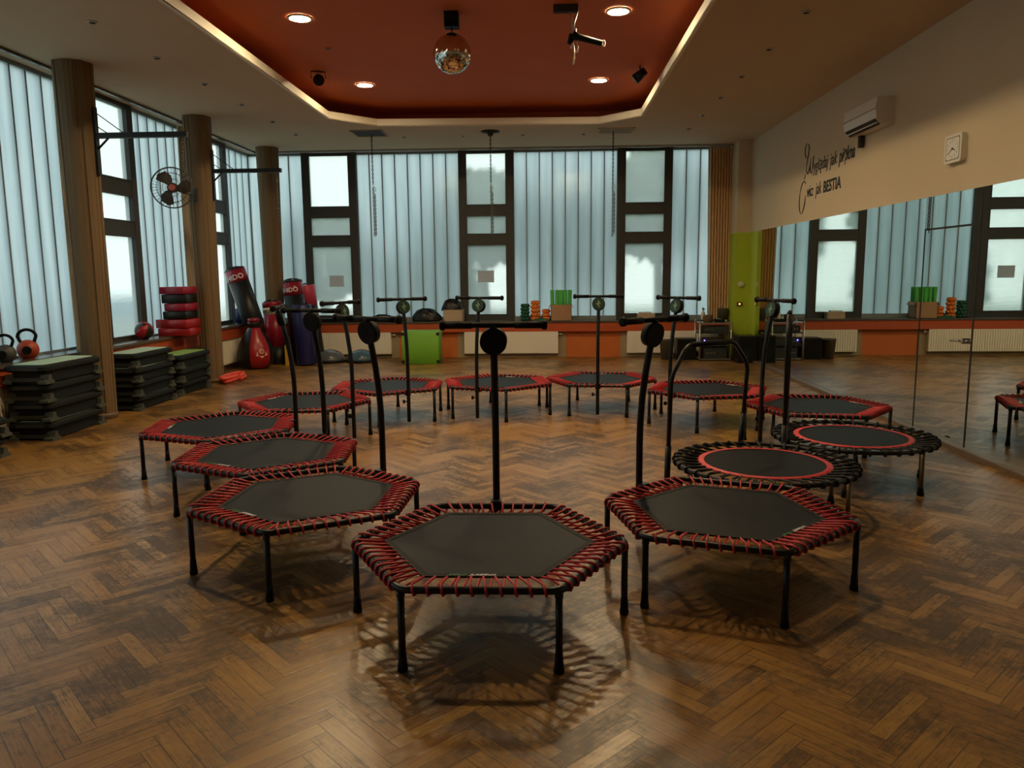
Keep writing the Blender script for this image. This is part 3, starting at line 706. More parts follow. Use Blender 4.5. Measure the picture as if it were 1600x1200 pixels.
# kettlebells on the left sill
def kettlebell(x, y_, r_, body, label, rz):
    t = thing('kettlebell', label, 'kettlebell', (x, y_, SL), rz, 'kettlebells on the left window sill')
    b = MB(); b.sphere((0, 0, r_*0.93), r_, 24, 14); b.lathe([(r_*0.55, 0), (r_*0.6, 0.02)], n=20)
    b.cur = 1; b.cyl((0, -r_*0.97, r_*0.93), (0, -r_*1.02, r_*0.93), r_*0.42, n=20); b.build('weight', [body, 'black_rubber'], t)
    b = MB(); z = r_*0.93; pts = []
    for k in range(17):
        a = R(205-230*k/16); pts.append((r_*0.80*math.cos(a)*(1.0 if math.sin(a) > 0 else 0.92), 0, z+r_*1.28+r_*0.72*math.sin(a)))
    pts = [(-r_*0.5, 0, z+r_*0.62)]+pts+[(r_*0.5, 0, z+r_*0.62)]
    b.tube(pts, r_*0.155, 10); b.build('handle', 'black_rubber', t)
kettlebell(-5.43, 7.86, 0.105, 'kettle_orange', 'orange kettlebell with a black handle on the left window sill', 0.5)
kettlebell(-5.43, 7.52, 0.095, 'kettle_grey', 'grey kettlebell beside the orange one on the left window sill', 0.3)
kettlebell(-5.43, 7.24, 0.100, 'kettle_grey', 'grey kettlebell cut by the left picture edge on the sill', 0.4)

# medicine ball
b = MB(); N, K = 24, 14
prof = [(max(1e-4, 0.12*math.cos(-PI/2+PI*k/K)), 0.12*math.sin(-PI/2+PI*k/K)) for k in range(K+1)]
b.lathe(prof, n=N)
for fi, f in enumerate(b.f):
    if fi < N*K: b.mi[fi] = 1 if ((fi % N) // 4) % 2 else 0
mb_ = tag(b.build('medicine_ball', ['vinyl_red', 'vinyl_black'], None, (-5.42, 10.22, SL+0.12)), 'red and black medicine ball on the left sill beside the stacked pads', 'ball')
mb_.rotation_euler = (0.5, 0.6, 0.3)
# strike pads
zz = SL
for i, (w_, d_, hh, mt_, dx, rz, lb) in enumerate(((0.46, 0.40, 0.115, 'vinyl_red', 0, 0.05, 'wide red strike pad, lowest of the stack on the left sill'), (0.47, 0.40, 0.125, 'vinyl_red', -0.01, -0.08, 'wide red strike pad, second from the bottom of the stack'),
        (0.34, 0.40, 0.115, 'vinyl_black', 0.03, 0.03, 'black strike pad lying on the two wide red pads'), (0.32, 0.40, 0.11, 'vinyl_crimson', 0.05, 0.0, 'narrow crimson strike pad between two black pads'),
        (0.36, 0.40, 0.13, 'vinyl_black', 0.03, 0.06, 'black strike pad, second from the top of the stack'), (0.36, 0.42, 0.105, 'vinyl_crimson', 0.02, -0.05, 'crimson strike pad, topmost of the stack on the left sill'))):
    t = thing('strike_pad', lb, 'pad', (-5.27+dx, 10.93, zz), rz, 'strike pads stacked on the left sill')
    b = MB(); b.bbox((-w_/2, -d_/2, 0), (w_/2, d_/2, hh-0.004), 0.018, 2); b.build('pad_body', mt_, t)
    b = MB()
    for x in (-w_*0.2, w_*0.2): b.tube([(x, d_/2-0.005, hh*0.2), (x, d_/2+0.03, hh*0.4), (x, d_/2+0.03, hh*0.6), (x, d_/2-0.005, hh*0.8)], 0.012, 6)
    b.build('handle_strap', 'vinyl_black', t); zz += hh

# ------------------------------------------------------------------ punching bags
def cyl_text(b, body, size, r_, z, a_mid, shear=0.0):
    vs, fs = text_verts(body, size, shear, 0.0006, 0.001); xs = [v.x for v in vs]; xm = (min(xs)+max(xs))/2
    b.add([((r_+0.002+v.z)*math.cos(a_mid+(v.x-xm)/r_), (r_+0.002+v.z)*math.sin(a_mid+(v.x-xm)/r_), z+v.y) for v in vs], fs, False)
def tilt(o, ax, ang): o.rotation_euler = Matrix.Rotation(ang, 3, Vector(ax)).to_euler()
def punching_bag(x, y_, z, r_, L, bands, label, lean=None, text=None, group='cylindrical punching bags by the far column'):
    t = thing('punching_bag', label, 'punching bag', (x, y_, z), 0, group)
    b = MB(); mats = []
    for (z0_, z1_, mt_) in bands:
        if mt_ not in mats: mats.append(mt_)
        b.cur = mats.index(mt_)
        e = 0.02; rr0 = r_*0.93 if z0_ == 0 else r_; rr1 = r_*0.93 if z1_ == L else r_
        pr = ([(rr0, z0_), (r_, z0_+e)] if z0_ == 0 else [(r_, z0_)])+([(r_, z1_-e), (rr1, z1_)] if z1_ == L else [(r_, z1_)])
        b.lathe(pr, n=28)
    b.build('bag_body', mats, t)
    b = MB()
    for k in range(4):
        a = PI/4+PI/2*k; p = Vector((r_*0.85*math.cos(a), r_*0.85*math.sin(a), L)); b.tube([p, p*0.6+Vector((0, 0, L*0.4+0.02)), Vector((0, 0, L+0.03))], 0.012, 6)
    b.build('hanging_strap', 'vinyl_black', t)
    if text:
        b = MB(); cyl_text(b, text[0], text[1], r_, text[2], text[3]); b.build('lettering', text[4] if len(text) > 4 else 'white_ink', t)
    if lean: tilt(t, lean[0], lean[1])
    return t
punching_bag(-5.06, 13.25, 0.745, 0.175, 1.0, [(0, 0.76, 'vinyl_black'), (0.76, 0.97, 'vinyl_crimson'), (0.97, 1.0, 'vinyl_black')], 'black punching bag with a red lettered top band leaning left of the far column', ((0, 1, 0.0), -0.30), ('BUSHIDO', 0.125, 0.80, R(-118)))
punching_bag(-4.80, 13.68, 0.0, 0.165, 1.12, [(0, 0.32, 'vinyl_black'), (0.32, 0.90, 'vinyl_crimson'), (0.90, 1.02, 'white_plastic'), (1.02, 1.12, 'vinyl_crimson')], 'crimson punching bag with black bottom standing just before the far column', ((0, 1, 0), -0.08), ('BUSHIDO', 0.08, 0.93, R(-125), 'vinyl_black'))
punching_bag(-4.39, 13.82, 0.03, 0.18, 1.47, [(0, 1.20, 'vinyl_black'), (1.20, 1.43, 'vinyl_crimson'), (1.43, 1.47, 'vinyl_black')], 'tall black punching bag with a red lettered top band right of the far column', ((0.3, 1, 0), -0.12), ('BUSHIDO', 0.11, 1.26, R(-120)))
punching_bag(-4.22, 13.42, 0.02, 0.165, 1.05, [(0, 1.05, 'vinyl_blue')], 'dark blue punching bag standing in front of the tall black one', ((0, 1, 0), -0.04))
punching_bag(-4.30, 14.26, 0.02, 0.17, 1.38, [(0, 1.0, 'vinyl_black'), (1.0, 1.38, 'vinyl_pink')], 'pink-topped punching bag half hidden behind the tall black one', ((0, 1, 0), -0.10))
t = thing('kick_shield', 'dark blue kick shield lying behind the teardrop bag on the sill', 'pad', (-5.36, 13.62, SL), 0.2)
b = MB(); b.bbox((-0.15, -0.10, 0), (0.17, 0.10, 0.27), 0.05); b.build('shield_body', 'vinyl_blue', t)
b = MB(); b.tube([(-0.1, -0.10, 0.08), (0.12, -0.13, 0.09), (0.16, -0.10, 0.08)], 0.012, 6); b.build('handle_strap', 'vinyl_black', t)
# teardrop bag
t = thing('teardrop_bag', 'big red and black teardrop punching bag with a pale emblem on the floor', 'punching bag', (-4.96, 12.98, 0), R(-8)); t.scale = (1, 1, 0.95)
P = [(0.06, 0.0), (0.19, 0.02), (0.27, 0.09), (0.305, 0.20), (0.30, 0.32), (0.265, 0.45), (0.21, 0.56), (0.15, 0.66), (0.115, 0.72), (0.10, 0.74)]
def rad(z):
    for (r0, z0_), (r1, z1_) in zip(P, P[1:]):
        if z0_ <= z <= z1_: return r0+(r1-r0)*(z-z0_)/(z1_-z0_)
    return 0.1
b = MB(); N = 32; b.lathe(P, n=N)
for fi in range(N*(len(P)-1)):
    a = (fi % N+0.5)/N*360
    b.mi[fi] = 0 if (285 < a < 352 or 105 < a < 172) else 1
b.build('bag_body', ['vinyl_red', 'vinyl_black'], t)
b = MB(); b.lathe([(0.10, 0.735), (0.085, 0.78), (0.10, 0.80), (0.10, 0.84)], n=20); b.cur = 1; b.lathe([(0.098, 0.84), (0.098, 0.90), (0.07, 0.91)], n=20); b.build('neck_strap', ['vinyl_black', 'vinyl_crimson'], t)
b = MB(); am = R(318)
def sp_(u, v): r_ = rad(v)+0.008; return (r_*math.cos(am+u/0.30), r_*math.sin(am+u/0.30), v)
def arc(cx, cz, r_, w__, a0, a1, n=20):
    vs = []; fs = []
    for k in range(n+1):
        a = R(a0+(a1-a0)*k/n); vs += [sp_(cx+r_*math.cos(a), cz+r_*math.sin(a)), sp_(cx+(r_-w__)*math.cos(a), cz+(r_-w__)*math.sin(a))]
    for k in range(n): fs.append((2*k, 2*k+2, 2*k+3, 2*k+1))
    b.add(vs, fs, False)
arc(0, 0.335, 0.045, 0.012, 0, 360); arc(0, 0.335, 0.024, 0.009, 0, 360, 14); arc(0, 0.33, 0.085, 0.018, 185, 215, 6); arc(0, 0.33, 0.085, 0.018, 325, 355, 6)
b.add([sp_(*p) for p in ((-0.10, 0.285), (0.10, 0.285), (0.085, 0.255), (-0.085, 0.255))], [(0, 3, 2, 1)]); b.add([sp_(*p) for p in ((-0.04, 0.25), (0.04, 0.25), (0.0, 0.215))], [(0, 2, 1)])
b.build('emblem', 'emblem_pale', t) if 'emblem_pale' in M else (mat('emblem_pale', (0.75, 0.45, 0.36), 0.5), b.build('emblem', 'emblem_pale', t))
# yellow thing between the bags
b = MB(); b.box((-0.035, -0.03, 0), (0.035, 0.03, 0.30)); b.box((-0.02, -0.02, 0.3), (0.02, 0.02, 0.33))
tag(b.build('foam_block', 'yellow_plastic', None, (-4.56, 13.42, 0.0), 0.2), 'narrow yellow foam block between the crimson and the blue punching bags', 'foam block').scale = (1, 1, 1.2)
# coral tube lying at the column foot
pts = []
for k in range(70):
    a = 2*PI*2*k/69; pts.append((0.080*math.cos(a)+0.012*math.sin(a*0.5), 0.36*math.sin(a)-0.05*(k > 34), 0.036+0.056*(1/(1+math.exp(-(k-34)/3)))))
b = MB(); b.tube(pts, [0.026+0.006*(i % 2) for i in range(70)], 10)
tag(b.build('foam_tube', 'tube_coral', None, (-4.715, 11.42, 0)), 'coral red corrugated tube looped on the floor at the foot of the middle column', 'tube')

# ------------------------------------------------------------------ brackets, fan
def bag_bracket(x, y_, z, label, chain):
    t = thing('bag_bracket', label, 'bracket', (x, y_, z), 0, 'black bag brackets on the columns')
    b = MB(); b.box((0, -0.03, -0.028), (1.0, 0.03, 0.028)); b.build('beam', 'black_steel', t)
    b = MB(); b.box((-0.01, -0.03, -0.42), (0.006, 0.03, 0.30)); b.build('wall_plate', 'black_steel', t)
    b = MB(); b.tube([(0, 0.02, 0.24), (0.30, 0.02, 0.02)], 0.006, 6); b.tube([(0, 0.02, 0.10), (0.12, 0.02, 0.02)], 0.006, 6); b.tube([(0, 0, -0.14), (0.13, 0, -0.02)], 0.012, 8); b.build('brace', 'black_steel', t)
    c = make_chain(chain); c.parent = t; c.location = (0.93, 0, -0.025)
def make_chain(n, name='chain', mtl='cage_wire', s_=0.022):
    b = MB(); z = 0
    for k in range(n):
        pts = []
        for i in range(10):
            a = 2*PI*i/10; p = (0.5*s_*math.cos(a), 0, z-s_+s_*math.sin(a)) if k % 2 else (0, 0.5*s_*math.cos(a), z-s_+s_*math.sin(a)); pts.append(p)
        b.tube(pts, s_*0.24, 5, closed=True); z -= s_*1.45
    return b.build(name, mtl)
bag_bracket(-4.845, 8.47, 3.10, 'black bag bracket jutting from the nearest column under the ceiling', 14)
bag_bracket(-4.81, 11.36, 3.09, 'black bag bracket jutting from the column with the fan', 22)

t = thing('wall_fan', 'round caged wall fan with dark blades and a pink hub on the middle column', 'fan', (-5.16, 10.78, 2.80), 0)
fd = Vector((0.36, -0.93, -0.05)).normalized(); fu = Vector((0.93, 0.36, 0)).normalized(); fw = fd.cross(fu)
def FP(x, y_, z): return fu*x+fw*y_+fd*z
b = MB()
for rr, dz in ((0.275, 0.0), (0.268, 0.03), (0.268, -0.03), (0.20, 0.065), (0.20, -0.065), (0.12, 0.085)):
    b.tube([FP(rr*math.cos(2*PI*i/40), rr*math.sin(2*PI*i/40), dz) for i in range(40)], 0.008 if rr > 0.27 else 0.003, 5, closed=True)
for i in range(36):
    a = 2*PI*i/36; c, s_ = math.cos(a), math.sin(a)
    for sg_ in (1, -1): b.tube([FP(0.06*c, 0.06*s_, 0.09*sg_), FP(0.18*c, 0.18*s_, 0.07*sg_), FP(0.25*c, 0.25*s_, 0.04*sg_), FP(0.272*c, 0.272*s_, 0)], 0.0016, 4)
b.build('cage', 'cage_wire', t)
b = MB()
for k in range(3):
    a0 = R(125+120*k); V_ = []
    outl = [(0.04, -0.35), (0.10, -0.50), (0.17, -0.42), (0.235, -0.20), (0.250, 0.12), (0.225, 0.36), (0.16, 0.36), (0.09, 0.30), (0.04, 0.45)]
    for dz in (0.0, 0.006):
        for r_, da in outl: a = a0+da*1.35; V_.append(FP(r_*math.cos(a), r_*math.sin(a), dz+0.05*da))
    n = len(outl); b.add(V_, [tuple(range(n)), tuple(reversed(range(n, 2*n)))]+[(i, (i+1) % n, n+(i+1) % n, n+i) for i in range(n)], False)
b.build('blades', 'fan_blade', t)
b = MB(); b.cyl(FP(0, 0, 0.02), FP(0, 0, 0.10), 0.05, 0.035, 20); b.build('hub', 'fan_hub', t)
b = MB(); b.cyl(FP(0, 0, -0.02), FP(0, 0, -0.18), 0.07, 0.055, 20); b.tube([FP(0, 0, -0.15), FP(0.12, -0.05, -0.28), Vector((0.16, 0.36, -0.06))], 0.018, 8); b.box((0.13, 0.34, -0.16), (0.19, 0.38, 0.02)); b.build('motor_mount', 'cage_wire', t)

# ------------------------------------------------------------------ ceiling fittings
def downlight(x, y_, label):
    t = thing('downlight', label, 'ceiling light', (x, y_, ZC), 0, 'round downlights in the orange ceiling')
    b = MB(); b.lathe([(0.125, -0.001), (0.125, -0.012), (0.10, -0.016), (0.10, -0.004)], n=32, caps=False); b.build('rim', 'white_plastic', t)
    b = MB(); b.lathe([(0.098, -0.003), (0.098, -0.008), (0.001, -0.008)], n=32, smooth=False); b.build('diffuser', 'lamp_on', t)
for x, y_, lb in ((-2.45, 8.10, 'round lit downlight left of the mirror ball, nearer row'), (0.735, 8.12, 'round lit downlight right of the hanging straps, nearer row'),
                (-2.44, 10.90, 'round lit downlight in the far left of the orange ceiling'), (0.735, 10.90, 'round lit downlight in the far right of the orange ceiling'),
                (-2.45, 5.30, 'lit downlight left, third row, above the ring'), (0.735, 5.30, 'lit downlight right, third row, above the ring')):
    downlight(x, y_, lb)
def small_spot(x, y_, label, first_=[None]):
    if first_[0] is None:
        b = MB(); b.lathe([(0.042, 0), (0.042, -0.008), (0.03, -0.012)], n=18); b.cur = 1; b.lathe([(0.030, -0.012), (0.012, -0.018)], n=18)
        o = b.build('recessed_spotlight', ['steel', 'vent_dark']); first_[0] = o
    else: o = first_[0].copy(); C.objects.link(o)
    o.location = (x, y_, H); tag(o, label, 'ceiling light', 'small unlit recessed spotlights in the soffit')
nm = ['nearest', 'second nearest', 'third nearest', 'fourth nearest', 'fifth nearest', 'farthest']
for i, y_ in enumerate((7.155, 8.325, 9.465, 10.601, 11.80, 12.88)): small_spot(-4.05, y_, '%s small dark spotlight of the row over the left windows' % nm[i])
for i, y_ in enumerate((7.342, 8.489, 9.619, 10.729, 11.904, 12.977)): small_spot(2.32, y_, '%s small dark spotlight of the row along the mirror wall' % nm[i])
for i, x in enumerate((-2.339, -1.352, -0.357, 0.653)): small_spot(x, 13.29, '%s small dark spotlight of the row before the back windows' % ['leftmost', 'second from left', 'third from left', 'rightmost'][i])
# vents
def vent(x0, x1, y0, y1, mtl, label):
    t = thing('ceiling_vent', label, 'vent', ((x0+x1)/2, (y0+y1)/2, H), 0, 'square ceiling vents with chains'); w2, d2 = (x1-x0)/2, (y1-y0)/2
    b = MB()
    for a, c in (((-w2, -d2), (w2, -d2+0.03)), ((-w2, d2-0.03), (w2, d2)), ((-w2, -d2), (-w2+0.03, d2)), ((w2-0.03, -d2), (w2, d2))): b.box((*a, -0.012), (*c, 0))
    b.build('vent_frame', 'vent_tan' if mtl == 'vent_dark' else 'soffit_paint', t)
    b = MB(); b.box((-w2+0.03, -d2+0.03, -0.006), (w2-0.03, d2-0.03, 0)); b.build('vent_panel', mtl, t)
vent(-3.10, -2.58, 12.60, 13.15, 'vent_dark', 'open dark square vent in the left of the soffit, a chain hanging from it')
vent(0.86, 1.45, 12.78, 13.24, 'vent_tan', 'closed tan square vent in the right of the soffit, a chain hanging from it')
b = MB(); b.lathe([(0.15, 0), (0.15, -0.015), (0.05, -0.03), (0.04, -0.07)], n=24); tag(b.build('ceiling_hook_plate', 'vent_dark', None, (-0.873, 12.9, H)), 'round brown hook plate in the soffit above the middle chain', 'hook plate')
def hanging_chain(x, y_, z1, label):
    t = thing('hanging_chain', label, 'chain', (x, y_, H-0.02), 0, 'chains hanging before the back windows')
    L = H-0.02-z1; c = make_chain(int(L*0.5/0.032), 'upper_chain', 'black_steel'); c.parent = t
    c2 = make_chain(int(L*0.5/0.032), 'lower_chain'); c2.parent = t; c2.location = (0, 0, -L*0.5)
    c3 = make_chain(int(L*0.42/0.032), 'looped_chain'); c3.parent = t; c3.location = (0.025, 0, -L*0.57)
    b = MB(); b.tube([(0.012+0.028*math.cos(2*PI*i/12), 0, -L*0.53+0.04*math.sin(2*PI*i/12)) for i in range(12)], 0.005, 6, closed=True); b.build('carabiner', 'steel', t)
hanging_chain(-2.80, 12.85, 2.18, 'chain hanging from the open dark vent before the left of the back windows')
hanging_chain(-0.873, 12.9, 2.20, 'chain hanging from the round hook plate before the middle framed window')
hanging_chain(1.11, 12.95, 2.17, 'chain hanging from the tan vent beside the right framed window')

# mirror ball
t = thing('mirror_ball', 'mirror ball hanging from a black motor at the centre of the orange ceiling', 'mirror ball', (-0.915, 8.06, 3.755))
b = MB(); rnd = random.Random(2); K = 26
for k in range(K):
    e0, e1 = -PI/2+PI*k/K, -PI/2+PI*(k+1)/K; em = (e0+e1)/2; n = max(4, int(2*K*math.cos(em)))
    for i in range(n):
        a0, a1 = 2*PI*i/n, 2*PI*(i+1)/n; jt = [rnd.uniform(-0.0009, 0.0009) for _ in range(4)]
        q = [(a0, e0), (a1, e0), (a1, e1), (a0, e1)]
        b.add([((0.19+j_)*math.cos(e)*math.cos(a), (0.19+j_)*math.cos(e)*math.sin(a), (0.19+j_)*math.sin(e)) for (a, e), j_ in zip(q, jt)], [(0, 1, 2, 3)], False)
b.build('mirrored_sphere', 'ball_mirror' if 'ball_mirror' in M else mat('ball_mirror', (0.75, 0.74, 0.70), 0.05, metal=1.0).name, t)
b = MB(); b.cyl((0, 0, 0.18), (0, 0, 0.25), 0.006); b.lathe([(0.05, 0.175), (0.05, 0.19)], n=16); b.build('hanger', 'black_steel', t)
b = MB(); b.box((-0.07, -0.06, 0.245), (0.07, 0.06, ZC-3.755)); b.build('motor', 'black_rubber', t)
# hanging straps
t = thing('suspension_straps', 'bundle of straps and a black handle hanging from a dark ceiling plate', 'straps', (0.22, 7.92, ZC))
b = MB(); b.box((-0.13, -0.03, -0.07), (0.11, 0.03, 0)); b.build('ceiling_plate', 'vent_dark', t)
b = MB(); b.tube([(0.02, 0, -0.06), (0.06, 0, -0.16), (0.055, 0, -0.28)], 0.006, 6); b.tube([(0.11, 0, -0.05), (0.075, 0, -0.16), (0.05, 0, -0.30)], 0.007, 6); b.tube([(0.055, 0, -0.2), (0.09, 0, -0.22), (0.085, 0, -0.30)], 0.005, 6); b.build('strap', 'steel', t)
b = MB(); b.tube([(0.06, 0, -0.28), (0.12, 0, -0.30), (0.34, 0, -0.36)], [0.045, 0.032, 0.028], 10); b.tube([(0.06, 0, -0.28), (0.02, 0, -0.36)], [0.04, 0.02], 8); b.build('handle', 'black_rubber', t)
b = MB(); b.tube([(0.36+0.012*math.cos(2*PI*i/12), 0.02*math.sin(2*PI*i/12), -0.36+0.035*math.sin(2*PI*i/12)) for i in range(12)], 0.004, 5, closed=True)
for x, z0_, z1_ in ((0.065, -0.34, -0.55), (0.10, -0.34, -0.44), (0.04, -0.34, -0.40)): b.tube([(x, 0, z0_), (x+0.01, 0, (z0_+z1_)/2), (x, 0, z1_)], [0.004, 0.007, 0.011], 6)
b.build('webbing_loop', 'white_plastic', t)
# stage lights
def stage_light(x, y_, z, aim, label):
    t = thing('stage_light', label, 'stage light', (x, y_, z), 0, 'black stage lights at the recess edge'); d = Vector(aim).normalized()
    b = MB(); b.cyl(-d*0.085, d*0.075, 0.05, 0.066, 20); b.cyl(d*0.075, d*0.09, 0.07, 0.07, 20); b.build('lamp_housing', 'black_steel', t)
    b = MB(); s_ = d.orthogonal().normalized()*0.085; s_ = Vector((d.y, -d.x, 0)).normalized()*0.09 if abs(d.z) < 0.99 else s_
    b.tube([s_, s_+Vector((0, 0, ZC-z-0.005)), -s_+Vector((0, 0, ZC-z-0.005)), -s_], 0.007, 6); b.build('yoke', 'black_steel', t)
stage_light(-2.87, 10.17, 4.055, (0.25, -0.8, -0.35), 'round black stage light on the left edge of the orange ceiling')
stage_light(1.21, 10.27, 4.045, (-0.75, 0.1, -0.6), 'black stage light on the right edge of the orange ceiling aimed down left')
for x, y_, lb in ((-2.46, 9.18, 'tiny pale ceiling sensor near the left stage light'), (0.50, 9.10, 'tiny pale ceiling sensor near the right stage light')):
    b = MB(); b.lathe([(0.03, 0), (0.028, -0.012), (0.012, -0.02)], n=14); tag(b.build('ceiling_sensor', 'vent_tan', None, (x, y_, ZC)), lb, 'sensor')

# ------------------------------------------------------------------ right wall fittings
t = thing('air_conditioner', 'white wall air conditioner above the lettering on the right wall', 'air conditioner', (XR, 8.98, 3.10))
b = MB(); pr = [(0, 0), (-0.13, 0.0), (-0.19, 0.06), (-0.205, 0.16), (-0.195, 0.27), (0, 0.28)]; n = len(pr)
b.add([(x, y_, z) for y_ in (-0.44, 0.44) for x, z in pr], [tuple(range(n)), tuple(reversed(range(n, 2*n)))]+[(i, n+i, n+(i+1) % n, (i+1) % n) for i in range(n)], False); b.build('housing', 'white_plastic', t)
b = MB(); b.box((-0.212, -0.43, 0.150), (-0.198, 0.43, 0.156)); b.build('panel_seam', 'vent_tan', t)
b = MB(); b.add([(-0.135, -0.41, -0.004), (-0.135, 0.41, -0.004), (-0.194, 0.41, 0.054), (-0.194, -0.41, 0.054)], [(0, 1, 2, 3)]); b.build('air_outlet', 'vent_dark', t)
b = MB(); b.box((-0.175, -0.41, 0.012), (-0.165, 0.41, 0.022)); b.build('louvre', 'white_plastic', t)
b = MB(); b.box((-0.06, 0.30, -0.13), (-0.01, 0.36, 0.0)); b.build('pipe_cover', 'vent_dark', t)
# clock
t = thing('wall_clock', 'white square wall clock above the mirror, showing about twenty to four', 'clock', (XR, 7.22, 2.64))
b = MB(); b.bbox((-0.11, -0.135, 0), (0.11, 0.135, 0.0), 0.03) if False else None
def sq(b, h_, r_, x0, x1):
    n = 5; out = []
    for cx, cy, a0 in ((h_-r_, h_*0.85-r_, 0), (-h_+r_, h_*0.85-r_, 90), (-h_+r_, -h_*0.85+r_, 180), (h_-r_, -h_*0.85+r_, 270)):
        for k in range(n+1): q = R(a0+90*k/n); out.append((cx+r_*math.cos(q), cy+r_*math.sin(q)))
    b.loft([[(x, p[0], p[1]) for p in out] for x in (x0, x1)], smooth=False)
sq(b, 0.145, 0.03, 0, -0.035); sq(b, 0.145, 0.03, -0.035, -0.05); b.build('case', 'white_plastic', t)
b = MB(); sq(b, 0.115, 0.02, -0.0495, -0.0505); b.build('rim_shadow', 'vent_dark', t)
b = MB(); sq(b, 0.108, 0.02, -0.0505, -0.0512); b.build('dial', 'clock_face', t)
b = MB()
for hh in range(1, 13):
    vs, fs = text_verts(str(hh), 0.030, 0, 0.0003); mxx = sum(v.x for v in vs)/len(vs); a = R(90-30*hh); cx, cz = 0.088*math.cos(a), 0.072*math.sin(a)
    b.add([(-0.052, -(v.x-mxx+cx), v.y-0.011+cz) for v in vs], fs, False)
b.build('numerals', 'door_gap', t)
b = MB()
for ang, L, wd in ((110, 0.055, 0.007), (240, 0.078, 0.005)):
    a = R(90-ang); d = Vector((0, -math.cos(a), math.sin(a))); s_ = Vector((0, d.z, -d.y))*wd; o_ = Vector((-0.054, 0, 0)); b.add([o_-d*0.012-s_, o_-d*0.012+s_, o_+d*L+s_*0.4, o_+d*L-s_*0.4], [(0, 1, 2, 3), (3, 2, 1, 0)])
b.build('hands', 'door_gap', t)
# lettering; the reader looks along +X, so text runs towards -Y
def wall_text(words, z0, label, strokes):
    t = thing('wall_lettering', label, 'lettering', (0, 0, 0), 0, 'painted lettering on the right wall')
    for body, size, shear, bold, ya, yb in words:
        b = MB()
        vs, fs = text_verts(body, size, shear, 0.0015, bold); mx_ = max(v.x for v in vs); mn = min(v.x for v in vs); k = (ya-yb)/(mx_-mn)
        b.add([(XR-0.003-v.z, ya-(v.x-mn)*k, z0+v.y) for v in vs], fs, False); b.build('painted_word', 'door_gap', t)
    for r_, pts in strokes:
        b = MB()
        P_ = [Vector((XR-0.005, p[0], p[1])) for p in pts]; Q_ = []
        for i in range(len(P_)-1):
            p0, p1, p2, p3 = P_[max(i-1, 0)], P_[i], P_[i+1], P_[min(i+2, len(P_)-1)]
            for k in range(4):
                u = k/4; Q_.append(0.5*((2*p1)+(p2-p0)*u+(2*p0-5*p1+4*p2-p3)*u*u+(3*p1-p0-3*p2+p3)*u**3))
        Q_.append(P_[-1]); n = len(Q_); b.tube(Q_, [r_*(0.45+0.55*abs(math.sin(3.1*i/n*PI))) for i in range(n)], 6); b.build('initial_stroke', 'door_gap', t)
wall_text([('yglądaj', 0.235, 0.15, 0.0, 10.99, 10.43), ('jak', 0.235, 0.15, 0.0, 10.37, 10.12), ('piękna', 0.235, 0.22, 0.004, 10.06, 9.557)], 2.905, 'dark wall lettering Wyglądaj jak piękna, upper of two lines',
    [(0.0065, [(11.245, 3.134), (11.313, 3.149), (11.351, 3.228), (11.323, 3.31), (11.254, 3.322), (11.188, 3.278), (11.2, 3.182), (11.245, 3.074), (11.268, 2.985), (11.235, 2.923), (11.182, 2.918), (11.126, 2.998), (11.084, 3.102)]),
     (0.008, [(11.115, 3.04), (11.095, 2.93), (11.05, 2.90), (11.01, 2.96), (10.984, 3.12)])])
wall_text([('wicz', 0.23, 0.1, 0.0, 11.20, 10.948), ('jak', 0.235, 0.12, 0.0, 10.86, 10.638), ('BESTIA', 0.205, 0.0, 0.005, 10.56, 9.951)], 2.592, 'dark wall lettering Ćwicz jak BESTIA, lower of two lines',
    [(0.007, [(11.26, 2.778), (11.329, 2.823), (11.416, 2.792), (11.494, 2.681), (11.512, 2.54), (11.478, 2.429), (11.404, 2.376), (11.331, 2.429), (11.272, 2.53), (11.262, 2.62)]), (0.006, [(11.34, 2.85), (11.32, 2.87), (11.29, 2.91)])])
t = thing('thermostat', 'round cream thermostat on the green wall panel', 'thermostat', (3.525, 14.2, 1.345), -PI/2*0+PI/2)
b = MB(); b.cyl((0, 0, 0), (-0.045, 0, 0), 0.055, 0.048, 20); b.build('thermostat_body', 'white_plastic', t)
b = MB(); b.cyl((-0.045, 0, 0), (-0.055, 0, 0), 0.02, n=14); b.build('thermostat_knob', 'white_plastic', t)
t = thing('power_switch', 'small dark switch box with a glowing orange lamp on the green wall', 'switch', (3.513, 14.2, 0.99), PI/2)
b = MB(); b.box((-0.03, -0.045, -0.035), (0, 0.045, 0.035)); b.build('switch_box', 'smoked_plastic', t)
b = MB(); b.cyl((-0.03, 0, 0), (-0.036, 0, 0), 0.012, n=12); b.build('indicator_lamp', 'led_orange', t)

# ------------------------------------------------------------------ things along the back wall
def notice(x0, x1, z0_, z1_, label):
    b = MB(); b.box((x0, YG-0.004, z0_), (x1, YG-0.001, z1_)); b.cur = 1
    for i in range(5): b.box((x0+0.03, YG-0.005, z1_-0.04-0.03*i), (x1-0.03-0.03*(i % 2), YG-0.004, z1_-0.036-0.03*i))
    tag(b.build('paper_notice', ['thin_paper', 'steel']), label, 'notice', 'sheets of paper taped to the back windows')
notice(-4.15, -3.87, 1.352, 1.565, 'sheet of paper taped to the leftmost framed back window')
notice(-1.28, -0.97, 1.41, 1.635, 'sheet of paper taped to the middle framed back window')
t = thing('plyo_box', 'bright green foam cube with dark corners standing before the back wall', 'cube', (-2.20, 13.72, 0))
b = MB(); b.bbox((-0.33, -0.22, 0), (0.33, 0.22, 0.58), 0.012, 2); b.build('cube_body', 'cube_green', t)
